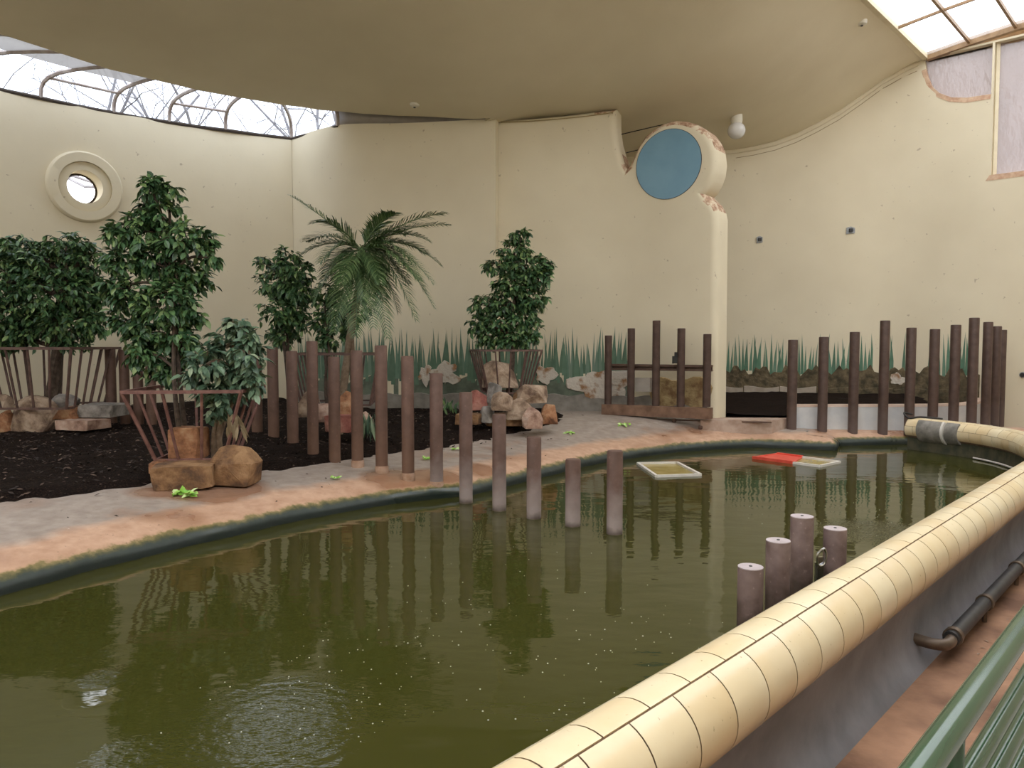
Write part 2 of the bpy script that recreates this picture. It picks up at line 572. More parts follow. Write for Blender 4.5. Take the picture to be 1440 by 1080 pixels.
# wavy-glass windows of the end wall
w4 = empty('window_4', P_far.at(uj, zsill, 0.15))
struct(w4, 'tall wavy glass window with a stained sill in the end wall', 'window')
nB = 4
for k in range(nB):
    a = uj + (P_far.len - 0.6 - uj) * k / nB; b = uj + (P_far.len - 0.6 - uj) * (k + 1) / nB
    mb = MB(); mb.add([P_far.at(a, zsill, 0.2), P_far.at(b, zsill, 0.2), P_far.at(b, beamz, 0.2), P_far.at(a, beamz, 0.2)], [(0, 1, 2, 3)])
    adopt(mb.build('pane', M['wavy'], fix=False), w4)
    mb = MB(); mb.beam(P_far.at(a + 0.03, zsill, 0.15), P_far.at(a + 0.03, beamz, 0.15), 0.09, 0.09)
    adopt(mb.build('glazing_bar', M['trim']), w4)
mb = MB(); mb.add([P_far.at(uj - 0.12, zsill - 0.13, -0.006), P_far.at(P_far.len - 0.5, zsill - 0.13, -0.006), P_far.at(P_far.len - 0.5, zsill + 0.005, -0.012), P_far.at(uj - 0.03, zsill + 0.005, -0.012), P_far.at(P_far.len - 0.5, zsill + 0.02, 0.19), P_far.at(uj, zsill + 0.02, 0.19)], [(0, 1, 2, 3), (3, 2, 4, 5)])
adopt(mb.build('sill', M['pinkstain']), w4)
w5 = empty('window_5', P_far.at(ucor + 0.5, holeA[3][1], 0.15))
struct(w5, 'small wavy glass window with a rounded lower corner beside the tall one', 'window')
vs, fs = fill(holeA if area2(holeA) > 0 else holeA[::-1], [], 0.3, lambda u, z: P_far.at(u, z, 0.2))
mb = MB(); mb.add(vs, fs); adopt(mb.build('pane', M['wavy'], fix=False), w5)
mb = MB(); sl = holeA[1:-1]
ns = len(sl)
mb.add([P_far.at(u - 0.10 * (1 - i / ns), z - 0.12 * min(1, 0.3 + i / ns), -0.006) for i, (u, z) in enumerate(sl)] + [P_far.at(u, z, -0.012) for u, z in sl] + [P_far.at(u, z + 0.01, 0.19) for u, z in sl], [(r * ns + i, r * ns + i + 1, (r + 1) * ns + i + 1, (r + 1) * ns + i) for r in range(2) for i in range(ns - 1)])
adopt(mb.build('sill', M['pinkstain']), w5)

# walls that close the hall outside the picture
def plain_wall(name, a, b, z0, z1, label):
    mb = MB()
    a, b = Vector(a), Vector(b); t = (b - a).normalized(); nrm = Vector((t.y, -t.x, 0)) * 0.3
    mb.add([Vector((q.x, q.y, z)) for q in (a, b, b + nrm, a + nrm) for z in (z0, z1)], [(0, 2, 3, 1), (2, 4, 5, 3), (4, 6, 7, 5), (6, 0, 1, 7), (1, 3, 5, 7), (0, 6, 4, 2)])
    return struct(mb.build(name, M['wall']), label, 'wall')
PR = 2.9
plain_wall('wall_right', ps(PR, -14), ps(PR, SEND + 0.4), -0.6, ZB, 'plain cream wall along the outer side of the visitor aisle')
ra = Vector((tail.x - 0.4, -9.0, 0)); rb = ps(PR, -14)
plain_wall('wall_rear', (rb.x, rb.y, 0), (ra.x, ra.y, 0), -0.6, ZB, 'plain cream wall closing the hall behind the visitors')

# ------------------------------------------------------------------ ceiling: a free-form plaster shell
edge_px = [(0, 48), (19, 54), (91, 77), (154, 97), (220, 113), (280, 127), (340, 138), (397, 148), (452, 155)]
edge = [onz(x, y, ZC) for x, y in edge_px]
edge2 = [onz(510, 160, ZC - 0.06), onz(560, 163, ZC - 0.12), onz(620, 165, ZC - 0.2), onz(690, 166, ZC - 0.30)]
EC = fit_circle(edge)
ang = lambda q: math.atan2(q.y - EC[1], q.x - EC[0])
a_first = ang(edge[0])
ea = [a_end + (a_first - a_end) * i / 20 for i in range(20)]
ea = [a if a > -PI else a for a in ea]
edge_arc = [Vector((EC[0] + EC[2] * math.cos(a), EC[1] + EC[2] * math.sin(a), ZC)) for a in ea]
edge_tail = [Vector((edge_arc[0].x - 0.3, -9 + (edge_arc[0].y + 9) * i / 6, ZC)) for i in range(6)]
left_edge = edge_tail + edge_arc + edge + edge2
ctrl = [(q.x, q.y, q.z) for q in left_edge[::2]] + [(q.x, q.y, q.z) for q in edge[::2]] + [(q.x, q.y, q.z) for q in edge2]
for x, y in ((740, 163), (800, 158), (865, 150)):
    u, z = MH(x, y); q = P_mid.at(u, z, 0); ctrl.append((q.x, q.y, q.z + 0.01))
for u, z in ceil_far:
    q = P_far.at(u, z); ctrl.append((q.x, q.y, q.z))
for s in (SEND, 21, 19, 17, 15, 12, 9, 6, 3, 0, -4, -9):
    q = ps(PSK, s); ctrl.append((q.x, q.y, ZB - 0.03))
ctrl += [(-2.0, 15.2, 8.55), (2.0, 15.2, 8.85), (4.6, 16.6, 8.55), (5.6, 18.6, 8.15), (4.2, 20.8, 7.75), (2, 20.8, 7.7), (-1.5, 11, 9.2), (-5, 11.5, 8.7), (-5, 6, 8.9), (-9, 0, 8.9)]
CT = np.array(ctrl)
def tps(P, lam=0.02):
    n = len(P)
    d2 = (P[:, None, 0] - P[None, :, 0]) ** 2 + (P[:, None, 1] - P[None, :, 1]) ** 2
    Kk = np.where(d2 > 0, d2 * np.log(d2 + 1e-12), 0) * 0.5 + lam * np.eye(n)
    A = np.zeros((n + 3, n + 3)); A[:n, :n] = Kk
    A[:n, n] = 1; A[:n, n + 1:] = P[:, :2]; A[n, :n] = 1; A[n + 1:, :n] = P[:, :2].T
    w = np.linalg.solve(A, np.concatenate([P[:, 2], [0, 0, 0]]))
    def f(x, y):
        d = (P[:, 0] - x) ** 2 + (P[:, 1] - y) ** 2
        return float((np.where(d > 0, d * np.log(d + 1e-12), 0) * 0.5) @ w[:n] + w[n] + w[n + 1] * x + w[n + 2] * y)
    return f
ceil_z = tps(CT)
far_in = [P_far.at(u, 0, 0.25) for u in (0.05, 2, 4)] + [P_far.at(u, 0, 0.12) for u, z in ceil_far]
sk = [ps(PSK, SEND + 0.05 - (SEND + 14) * i / 40) for i in range(41)]
rear_cut = [ps(PSK, -13.9)]
outline = [(q.x, q.y) for q in left_edge] + [(-0.75, 18.7), (-0.75, 19.0), (-0.3, 19.05), (-0.3, 20.5)] + [(q.x, q.y) for q in far_in] + [(q.x, q.y) for q in sk if q.y > -9.0]
if area2(outline) < 0: outline = outline[::-1]
outline = resample(outline, 0.4)
mb = MB()
vs, fs = fill(outline, [], 0.55, lambda x, y: Vector((x, y, ceil_z(x, y))))
mb.add(vs, fs)
mb.add([v + Vector((0, 0, 0.34)) for v in vs], fs)
lo = [Vector((x, y, ceil_z(x, y))) for x, y in outline]
n = len(lo)
mb.add(lo + [v + Vector((0, 0, 0.34)) for v in lo], [(i, (i + 1) % n, n + (i + 1) % n, n + i) for i in range(n)])
o = mb.build('ceiling', M['ceiling'], fix=False)
bm = bmesh.new(); bm.from_mesh(o.data); bmesh.ops.remove_doubles(bm, verts=bm.verts, dist=1e-4); bmesh.ops.recalc_face_normals(bm, faces=bm.faces); bm.to_mesh(o.data); bm.free()
autosmooth(o, 35)
struct(o, 'free-form tan plaster ceiling swelling down between the two skylights', 'ceiling')
ceiling = o
# roll where the ceiling meets the far wall
mb = MB(); mb.tube([P_far.at(u, z - 0.02, 0.02) for u, z in ceil_far], 0.09, 8)
o = autosmooth(mb.build('trim_1', M['ceiling'])); struct(o, 'rounded plaster roll where ceiling meets the far wall', 'trim')
mb = MB(); mb.tube([P_far.at(u, z - 0.22, 0.0) for u, z in ceil_far[1:]], 0.008, 5)
mb.build('crack_line', simple('fine_crack', (0.30, 0.23, 0.13)), wall_far)

# ------------------------------------------------------------------ left skylight: curved panes between bent bars
def e_at(px):     # point on the ceiling edge for a pixel column
    xs = [q[0] for q in edge_px]
    ys = [q[1] for q in edge_px]
    return onz(px, float(np.interp(px, xs, ys)), ZC)
bars = []   # (ceiling point, wall point)
bar_px = [((154, 97), (57, 138)), ((220, 113), (160, 159)), ((280, 127), (238, 172)), ((340, 138), (317, 183)), ((397, 148), (410, 195))]
for a, b in bar_px:
    bars.append((onz(*a, ZC), onz(*b, ZW)))
# regular continuation round the arc to the left, out of the picture
dth = math.atan2(bars[0][1].y - LC[1], bars[0][1].x - LC[0]) - math.atan2(bars[1][1].y - LC[1], bars[1][1].x - LC[0])
th = math.atan2(bars[0][1].y - LC[1], bars[0][1].x - LC[0])
dce = ang(bars[0][0]) - ang(bars[1][0]); tce = ang(bars[0][0])
extra = []
for k in range(1, 30):
    w = arc_pt(LC[2], th + dth * k); w.z = ZW
    a = tce + dce * k
    c = Vector((EC[0] + EC[2] * math.cos(a), EC[1] + EC[2] * math.sin(a), ZC))
    if th + dth * k > a_end: break
    extra.append((c, w))
bars = extra[::-1] + bars
PROF = [(0.0, 0.0), (0.25, 0.06), (0.5, 0.10), (0.72, 0.11), (0.86, 0.07), (0.94, 0.0), (0.985, -0.12), (1.0, -1.0)]
def bar_curve(c, w):
    out = []
    for t, dz in PROF:
        q = c.lerp(w, t)
        z = ZC + dz if dz > -0.5 else ZW
        out.append(Vector((q.x, q.y, z + 0.06 if dz > -0.5 else z)))
    return out
w1 = empty('window_1', bars[-1][1])
struct(w1, 'strip skylight of bent glass panes between the curved wall and the ceiling', 'window')
for i, (c, w) in enumerate(bars):
    mb = MB(); mb.tube(bar_curve(c, w), 0.045, 6)
    adopt(autosmooth(mb.build('glazing_bar', M['barwhite'])), w1)
for i in range(len(bars) - 1):
    A, B = bar_curve(*bars[i]), bar_curve(*bars[i + 1])
    left = len(bars) - 1 - i
    for part, (j0, j1) in (('upper', (0, 3)), ('lower', (2, 7))):
        seg = 4; vs = []; fs = []
        for j in range(j0, j1 + 1 if part == 'lower' else j1):
            for k in range(seg + 1):
                q = A[j].lerp(B[j], k / seg); vs.append(q + Vector((0, 0, 0.012)))
        rows = (j1 + 1 if part == 'lower' else j1) - j0
        for j in range(rows - 1):
            for k in range(seg):
                fs.append((j * (seg + 1) + k, j * (seg + 1) + k + 1, (j + 1) * (seg + 1) + k + 1, (j + 1) * (seg + 1) + k))
        mb = MB(); mb.add(vs, fs)
        frosted = part == 'upper' and left >= 4
        adopt(mb.build('pane', M['frost_dark'] if frosted else M['glass'], fix=False, smooth=True), w1)
    if left in (2, 4, 6):
        mb = MB(); mb.tube([A[4] + Vector((0, 0, -0.02)), B[4] + Vector((0, 0, -0.02))], 0.03, 6)
        adopt(mb.build('cross_bar', M['barwhite']), w1)
    mb = MB(); mb.tube([bars[i][1] + Vector((0, 0, 0.0)), bars[i][1].lerp(bars[i + 1][1], 0.5) + (bars[i][1].lerp(bars[i + 1][1], 0.5) - Vector((LC[0], LC[1], ZW))).normalized() * 0.05, bars[i + 1][1]], 0.045, 6)
    adopt(mb.build('wall_plate', M['darkjoint']), w1)
# corner pane between the last bar, the back wall and the metal cove
cH, wH = onz(452, 155, ZC), onz(475, 177, ZW)
A, B = bar_curve(*bars[-1]), bar_curve(cH, wH)
mid = B[3].lerp(A[3], 0.35)
mb = MB()
for j in range(len(A) - 1):
    mb.add([A[j], A[j + 1], B[j + 1], B[j]], [(0, 1, 2, 3)])
adopt(mb.build('pane', M['glass'], fix=False, smooth=True), w1)
mb = MB(); mb.tube(bar_curve(cH, wH), 0.05, 6); adopt(autosmooth(mb.build('glazing_bar', M['barwhite'])), w1)
mb = MB(); mb.tube([bars[-1][1], wH], 0.035, 6); adopt(mb.build('wall_plate', M['darkjoint']), w1)
# metal cove that closes the strip towards the centre wall
lowpx = [(475, 178), (500, 176.5), (540, 175.5), (580, 175), (620, 172.5), (655, 169), (692, 167)]
uppx = [(452, 155), (478, 157), (520, 161), (560, 163), (605, 165), (650, 166), (692, 166)]
rows = []
for (a, b), z in zip(zip(uppx, lowpx), np.linspace(0, 1, 7)):
    ca = onz(*a, ZC - 0.31 * z + (0.02 if z else 0)); cb = onz(*b, ZW + 0.02)
    rows.append(bar_curve(ca, cb)[:-1] + [cb]) if z < 0.95 else rows.append([ca.lerp(cb, t) for t, _ in PROF])
mb = MB(); m = len(PROF)
mb.add([q for r in rows for q in r], [(i * m + j, (i + 1) * m + j, (i + 1) * m + j + 1, i * m + j + 1) for i in range(6) for j in range(m - 1)])
o = mb.build('trim_2', M['cove'], fix=False, smooth=True)
md = o.modifiers.new('thickness', 'SOLIDIFY'); md.thickness = 0.05; md.offset = 1
struct(o, 'dark weathered metal cove closing the end of the strip skylight', 'trim')
plain_wall('wall_side', (-0.32, 19.0, 0), (-0.32, 22.5, 0), -0.5, 8.2, 'added side wall keeping daylight out of the space behind the centre wall')  # unseen wall added so no outside light leaks in behind
# ------------------------------------------------------------------ big glazed roof over the aisle
w3 = empty('window_3', ps(PSK, SEND, ZB))
struct(w3, 'wide glazed roof of frosted panes in bronze bars above the aisle', 'window')
NC, DP = 9, 1.0
NR, DS = 14, 2.52
def arch(p):       # shallow vault across the aisle
    t = (p - PSK) / (NC * DP)
    return ZB + 0.55 * 4 * t * (1 - t) * 0.6
pane_me = {}
for c in range(NC):
    p0, p1 = PSK + c * DP, PSK + (c + 1) * DP
    for r in range(NR):
        s0, s1 = SEND - r * DS, SEND - (r + 1) * DS
        if c not in pane_me:
            o0 = ps(p0, 0)
            mb = MB(); mb.add([ps(p0, 0, arch(p0)) , ps(p1, 0, arch(p1)), ps(p1, -DS, arch(p1)), ps(p0, -DS, arch(p0))], [(0, 1, 2, 3)])
            o = mb.build('pane', M['frost'], fix=False); pane_me[c] = o.data
        else:
            o = bpy.data.objects.new('pane', pane_me[c]); C.objects.link(o)
        o.location = U * s0
        adopt(o, w3)
for c in range(NC + 1):
    p = PSK + c * DP
    mb = MB(); mb.beam(ps(p, SEND, arch(p) - 0.03), ps(p, SEND - NR * DS, arch(p) - 0.03), 0.06, 0.09)
    adopt(mb.build('rafter', M['bronze']), w3)
for r in range(NR + 1):
    s = SEND - r * DS
    mb = MB()
    for c in range(NC):
        p0, p1 = PSK + c * DP, PSK + (c + 1) * DP
        mb.beam(ps(p0, s, arch(p0) - 0.02), ps(p1, s, arch(p1) - 0.02), 0.05 if r else 0.16, 0.06 if r else 0.2)
    adopt(mb.build('purlin', M['bronze']), w3)
mb = MB(); mb.beam(ps(PSK - 0.02, SEND, ZB - 0.02), ps(PSK - 0.02, SEND - NR * DS, ZB - 0.02), 0.13, 0.13)
o = mb.build('trim_3', M['trim']); struct(o, 'cream kerb along the edge of the glazed roof', 'trim')
# gable above the end wall and the aisle wall up to the vault
mb = MB()
for s_ in (SEND + 0.2,):
    vs = [ps(PSK + i * DP, s_, ZB - 0.1) for i in range(NC + 1)] + [ps(PSK + i * DP, s_, arch(PSK + i * DP)) for i in range(NC + 1)]
    mb.add(vs, [(i, i + 1, NC + 2 + i, NC + 1 + i) for i in range(NC)])
o = mb.build('trim_4', M['bronze']); struct(o, 'bronze gable strip over the end wall', 'trim')

# light portals: they only guide the sampling of the sky through the glazing
def in_frame(q):
    d = q - EYE
    zc = d.y * _cp - d.z * _sp
    if zc <= 0.1: return False
    x = 720 + F * d.x / zc; y = 540 - F * (d.z * _cp + d.y * _sp) / zc
    return 0 <= x <= 1440 and 0 <= y <= 1080
def portal(name, center, xdir, ydir, sx, sy):
    if not in_frame(center): name += '_offscreen'
    ld = bpy.data.lights.new(name, 'AREA'); ld.shape = 'RECTANGLE'; ld.size = sx; ld.size_y = sy
    ld.cycles.is_portal = True      # gives no light of its own: guides sky sampling through the glazing
    o = bpy.data.objects.new(name, ld); C.objects.link(o)
    x = xdir.normalized(); y = ydir.normalized(); z = x.cross(y)
    o.matrix_world = Matrix.Translation(center) @ Matrix((x, y, z)).transposed().to_4x4()
portal('skylight_roof', ps(PSK + NC * DP / 2, SEND - NR * DS / 2, ZB + 0.75), V, U, NC * DP + 0.4, NR * DS)
for i in range(len(bars) - 1):
    (c0, a0), (c1, a1) = bars[i], bars[i + 1]
    cen = (c0 + a0 + c1 + a1) / 4 + Vector((0, 0, 0.45))
    xd = (a1 - a0); xd.z = 0
    yd = Vector((-xd.y, xd.x, 0))
    portal('skylight_strip', cen, xd, yd, (a1 - a0).length + 0.25, 2.7)

# ------------------------------------------------------------------ bank, water, mulch
shore_px = [(0, 838), (100, 811), (200, 785), (300, 760), (400, 737), (500, 718), (600, 703), (640, 699), (685, 692), (760, 672), (830, 655), (900, 643), (980, 634), (1062, 629)]
shore = [onz(x, y, 0) for x, y in shore_px]
near = [(-8.2, -9.5), (-7.6, -5), (-6.6, -1), (-5.7, 2.5), (-5.0, 5.0)]
shore_a = catmull([Vector((x, y, 0)) for x, y in near] + shore, 5)
step_c = onz(1178, 634, 0); step_d = onz(1181, 627, 0)
shore_b = [step_c.lerp(shore_a[-1], t) for t in (0.66, 0.33, 0.06)] + [step_c + Vector((0.02, 0.06, 0)), step_d] + [step_d.lerp(Vector((9.6, 16.95, 0)), t) for t in (0.25, 0.5, 0.75, 1.0)]
SH = shore_a + shore_b + [Vector((12.5, 17.0, 0))]
SHa = np.array([(q.x, q.y) for q in SH])
def shore_dist(x, y):
    a = SHa[:-1]; e = SHa[1:] - a
    t = np.clip(((x - a[:, 0]) * e[:, 0] + (y - a[:, 1]) * e[:, 1]) / (e ** 2).sum(1), 0, 1)
    dx = x - a[:, 0] - e[:, 0] * t; dy = y - a[:, 1] - e[:, 1] * t
    d = np.hypot(dx, dy); i = int(np.argmin(d))
    side = e[i, 0] * (y - a[i, 1]) - e[i, 1] * (x - a[i, 0])
    return d[i] if side > 0 else -d[i]
PROFX = [0, 0.05, 0.14, 0.3, 0.6, 1.0, 2.0, 4.0, 6.0, 9.0]
PROFZ = [0.10, 0.15, 0.20, 0.25, 0.30, 0.34, 0.42, 0.50, 0.54, 0.56]
def sstep(x, a, b):
    t = min(max((x - a) / (b - a), 0), 1)
    return t * t * (3 - 2 * t)
def bank_z(x, y, d=None):
    if d is None: d = shore_dist(x, y)
    z = float(np.interp(d, PROFX, PROFZ))
    z += sstep(y, 14.2, 17.0) * 0.16 * sstep(d, 0.3, 1.6) * sstep(6.2 - x, 0, 1.0)
    return min(z, 0.60)
def onbank(px, py, dz=0.0):
    z = 0.4
    for _ in range(25):
        q = onz(px, py, z + dz)
        z = 0.5 * z + 0.5 * bank_z(q.x, q.y)
    return onz(px, py, z + dz)

m, nt, N, L, b = new_mat('bank_concrete')
p = pos(N)
at_n = N.new('ShaderNodeAttribute'); at_n.attribute_name = 'shore'
sd = at_n.outputs['Fac']
n1 = noise(N, L, p, 1.3, 5); n2 = noise(N, L, p, 6.0, 6)
grey = ramp(N, L, n2, [(0.3, (0.28, 0.225, 0.185)), (0.7, (0.40, 0.335, 0.285))])
pink = ramp(N, L, n2, [(0.3, (0.44, 0.26, 0.165)), (0.7, (0.60, 0.39, 0.27))])
lipf = math_n(N, L, 'ADD', sd, math_n(N, L, 'MULTIPLY', n1, 0.7))
c = mix(N, L, maprange(N, L, lipf, 0.85, 1.1), pink, grey)
damp = ramp(N, L, noise(N, L, p, 0.75, 4, 0.6), [(0.56, (0, 0, 0)), (0.66, (1, 1, 1))])   # rusty damp patches
dampf = math_n(N, L, 'MULTIPLY', damp, maprange(N, L, sd, 2.6, 1.2))
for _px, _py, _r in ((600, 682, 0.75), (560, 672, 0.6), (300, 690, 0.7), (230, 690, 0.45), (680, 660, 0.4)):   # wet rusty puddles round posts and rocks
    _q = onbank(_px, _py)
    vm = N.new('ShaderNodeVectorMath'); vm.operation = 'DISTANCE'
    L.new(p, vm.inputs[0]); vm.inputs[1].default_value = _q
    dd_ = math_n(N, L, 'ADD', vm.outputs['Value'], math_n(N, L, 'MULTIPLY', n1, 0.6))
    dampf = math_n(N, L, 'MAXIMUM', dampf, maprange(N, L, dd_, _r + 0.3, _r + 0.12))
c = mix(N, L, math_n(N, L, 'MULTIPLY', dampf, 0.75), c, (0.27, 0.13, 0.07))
sepz = N.new('ShaderNodeSeparateXYZ'); L.new(p, sepz.inputs[0])
zz = math_n(N, L, 'ADD', sepz.outputs['Z'], math_n(N, L, 'MULTIPLY', noise(N, L, p, 9, 4), -0.10))
moss = ramp(N, L, maprange(N, L, zz, 0.02, 0.14), [(0.0, (0.020, 0.028, 0.024)), (0.40, (0.030, 0.042, 0.032)), (0.60, (0.075, 0.075, 0.03)), (0.82, (0.22, 0.17, 0.07)), (1.0, (0.5, 0.31, 0.2))])
c = mix(N, L, maprange(N, L, zz, 0.12, 0.15), moss, c)
crumbs = ramp(N, L, noise(N, L, p, 26, 3, 0.6), [(0.66, (0, 0, 0)), (0.70, (1, 1, 1))])
cr = math_n(N, L, 'MULTIPLY', crumbs, ramp(N, L, noise(N, L, p, 1.1, 2), [(0.45, (0, 0, 0)), (0.65, (1, 1, 1))]))
c = mix(N, L, math_n(N, L, 'MULTIPLY', cr, 0.8), c, (0.045, 0.03, 0.025))
L.new(c, b.inputs['Base Color'])
L.new(mix(N, L, dampf, (0.6, 0.6, 0.6), (0.22, 0.22, 0.22)), b.inputs['Roughness'])
bump(N, L, n2, 0.35, 0.03, b)
M['bank'] = m

def heightfield(name, mat, test, zf, x0, x1, y0, y1, step, attr=True):
    nx, ny = int((x1 - x0) / step), int((y1 - y0) / step)
    idx = -np.ones((nx + 1, ny + 1), int)
    vs, sh = [], []
    for i in range(nx + 1):
        for j in range(ny + 1):
            x, y = x0 + i * step, y0 + j * step
            r = test(x, y)
            if r is None: continue
            idx[i, j] = len(vs)
            vs.append((x, y, zf(x, y, r))); sh.append(r)
    fs = []
    for i in range(nx):
        for j in range(ny):
            q = (idx[i, j], idx[i + 1, j], idx[i + 1, j + 1], idx[i, j + 1])
            if min(q) >= 0: fs.append(tuple(int(k) for k in q))
            elif sum(k >= 0 for k in q) == 3: fs.append(tuple(int(k) for k in q if k >= 0))
    mb = MB(); mb.add(vs, fs)
    o = mb.build(name, mat, fix=False, smooth=True)
    if attr:
        at_ = o.data.attributes.new('shore', 'FLOAT', 'POINT')
        at_.data.foreach_set('value', sh)
    return o
def bank_test(x, y):
    if y > 21.9 or x < -13: return None
    d = shore_dist(x, y)
    return d if d > 0.45 else None
floor = heightfield('floor', M['bank'], bank_test, lambda x, y, d: bank_z(x, y, d) - 0.003, -13, 11.4, -9, 21.9, 0.3)
struct(floor, 'sloping grey concrete bank with pinkish rounded edge beside the pool', 'floor')
# lip: lofted along the shore
LP = [(0.0, -0.55), (0.0, 0.0), (-0.012, 0.06), (0.0, 0.10), (0.05, 0.15), (0.14, 0.20), (0.3, 0.25), (0.45, 0.275), (0.65, 0.305)]
SHf = [Vector((q[0], q[1], 0)) for q in resample([(q.x, q.y) for q in SH], 0.15, False)]
vs, sh = [], []
rng = random.Random(3)
for i, q in enumerate(SHf):
    t = (SHf[min(i + 2, len(SHf) - 1)] - SHf[max(i - 2, 0)]).normalized()
    nn = Vector((-t.y, t.x, 0))
    wob = 0.02 * math.sin(i * 0.37) + 0.015 * math.sin(i * 0.91 + 1)
    for d, z in LP:
        r = q + nn * (d + (wob if d < 0.3 else 0))
        zz_ = z if d < 0.3 else bank_z(r.x, r.y) + 0.002
        vs.append((r.x, r.y, zz_ + (0.012 * math.sin(i * 0.5) if 0.1 <= z <= 0.22 else 0))); sh.append(d)
m_ = len(LP)
mb = MB(); mb.add(vs, [(i * m_ + j, i * m_ + j + 1, (i + 1) * m_ + j + 1, (i + 1) * m_ + j) for i in range(len(SHf) - 1) for j in range(m_ - 1)])
o = mb.build('bank_lip', M['bank'], floor, smooth=True)
a_ = o.data.attributes.new('shore', 'FLOAT', 'POINT'); a_.data.foreach_set('value', sh)

# tiled coping: path of its centre line
PC, ZT, RT = -1.80, 0.45, 0.226
str_end = ps(PC, 12.9)
cop = [ps(PC, s) for s in np.linspace(-12, 12.9, 12)] 
bend = catmull([ps(PC, 11.5), str_end, (8.3, 11.75, 0), (8.82, 12.75, 0), (9.10, 13.6, 0), (9.14, 14.4, 0), (8.98, 15.15, 0), (8.66, 15.85, 0), (8.5, 16.15, 0)], 10)[10:]
full = [q for q in cop[:-1]] + bend
P_cop = Path([(q.x, q.y) for q in full])
# water surface
m, nt, N, L, b = new_mat('murky_water')
p = pos(N)
b.inputs['Base Color'].default_value = (0.040, 0.040, 0.008, 1)
b.inputs['Roughness'].default_value = 0.035
b.inputs['IOR'].default_value = 1.33
b.inputs['Specular IOR Level'].default_value = 0.5
mp = N.new('ShaderNodeMapping'); mp.inputs['Rotation'].default_value = (0, 0, 0.5); mp.inputs['Scale'].default_value = (1.0, 1.8, 1.0)
L.new(p, mp.inputs[0])
h = math_n(N, L, 'MULTIPLY', noise(N, L, mp.outputs[0], 1.6, 2, 0.4), 0.006)
h = math_n(N, L, 'ADD', h, math_n(N, L, 'MULTIPLY', noise(N, L, mp.outputs[0], 8.0, 2, 0.5), 0.0006))
def rings(px, py, r, amp, k):
    """ripples round a spot where the water is stirred"""
    global h
    q = onz(px, py, 0)
    vm = N.new('ShaderNodeVectorMath'); vm.operation = 'DISTANCE'
    L.new(p, vm.inputs[0]); vm.inputs[1].default_value = (q.x, q.y, 0)
    d = vm.outputs['Value']
    w = math_n(N, L, 'SINE', math_n(N, L, 'MULTIPLY', d, k))
    nz = math_n(N, L, 'ADD', noise(N, L, mp.outputs[0], 11, 2, 0.5), math_n(N, L, 'MULTIPLY', noise(N, L, mp.outputs[0], 26, 2, 0.5), 0.5))
    w = math_n(N, L, 'ADD', math_n(N, L, 'MULTIPLY', w, 0.08), nz)
    msk = N.new('ShaderNodeMapRange'); msk.interpolation_type = 'SMOOTHSTEP'
    L.new(d, msk.inputs[0]); msk.inputs[1].default_value = r; msk.inputs[2].default_value = r * 0.35
    h = math_n(N, L, 'ADD', h, math_n(N, L, 'MULTIPLY', math_n(N, L, 'MULTIPLY', w, msk.outputs[0]), amp))
rings(385, 1015, 0.85, 0.0034, 60)
rings(143, 952, 0.22, 0.008, 70)
rings(205, 1062, 0.4, 0.0034, 70)
rings(1235, 748, 0.9, 0.006, 40)
bump(N, L, h, 1.0, 1.0, b)
M['water'] = m
wp = [P_cop.at(u, 0, 0.095) for u in np.linspace(0, P_cop.len, 80)]
poly = [(q.x, q.y) for q in wp] + [(9.35, 17.1)]
for i in range(len(SH) - 1, -1, -1):
    if SH[i].x > 9.2: continue
    t = (SH[min(i + 1, len(SH) - 1)] - SH[max(i - 1, 0)]).normalized()
    q = SH[i] + Vector((-t.y, t.x, 0)) * 0.06
    poly.append((q.x, q.y))
if area2(poly) < 0: poly = poly[::-1]
vs, fs = fill(poly, [], 1.5, lambda x, y: Vector((x, y, 0)))
mb = MB(); mb.add(vs, fs)
o = mb.build('pool_water', M['water'])
if o.data.polygons[0].normal.z < 0: o.data.flip_normals()
tag(o, 'murky olive green water filling the pool up to its edges', 'water', kind='stuff')
# pool bed
mb = MB(); mb.add([v - Vector((0, 0, 0.5)) for v in vs], fs)
o = mb.build('floor_pool', simple('pool_bed', (0.05, 0.05, 0.03)), fix=False); struct(o, 'dark bed of the pool under the murky water', 'floor')

# bubbles on the water
mb = MB()
rng = random.Random(11)
def bubble(x, y, r):
    vs = [(x, y, r * 0.8)] + [(x + r * math.cos(k * PI / 3), y + r * math.sin(k * PI / 3), -0.001) for k in range(6)] + [(x + 0.75 * r * math.cos(k * PI / 3), y + 0.75 * r * math.sin(k * PI / 3), r * 0.6) for k in range(6)]
    mb.add(vs, [(0, 7 + k, 7 + (k + 1) % 6) for k in range(6)] + [(7 + k, 1 + k, 1 + (k + 1) % 6, 7 + (k + 1) % 6) for k in range(6)])
cl = [(480, 950, 150, 60), (620, 900, 200, 80), (820, 960, 160, 80), (960, 900, 130, 60), (1250, 740, 70, 25), (700, 830, 200, 60), (420, 1000, 150, 60), (1060, 700, 200, 30)]
for _ in range(300):
    cx, cy, sx, sy = rng.choice(cl)
    px, py = rng.gauss(cx, sx * 0.6), rng.gauss(cy, sy * 0.6)
    if py < 690: continue
    q = onz(px, py, 0)
    if shore_dist(q.x, q.y) > -0.4 or (q.dot(V) > PC - 0.35): continue
    bubble(q.x, q.y, rng.uniform(0.0025, 0.0065))
M['foam'] = simple('foam_bubble', (0.42, 0.42, 0.34), rough=0.15, spec=0.6)
o = mb.build('foam_bubbles', M['foam'], smooth=True)
tag(o, 'scattered tiny white bubbles floating on the pool', 'bubbles', kind='stuff')

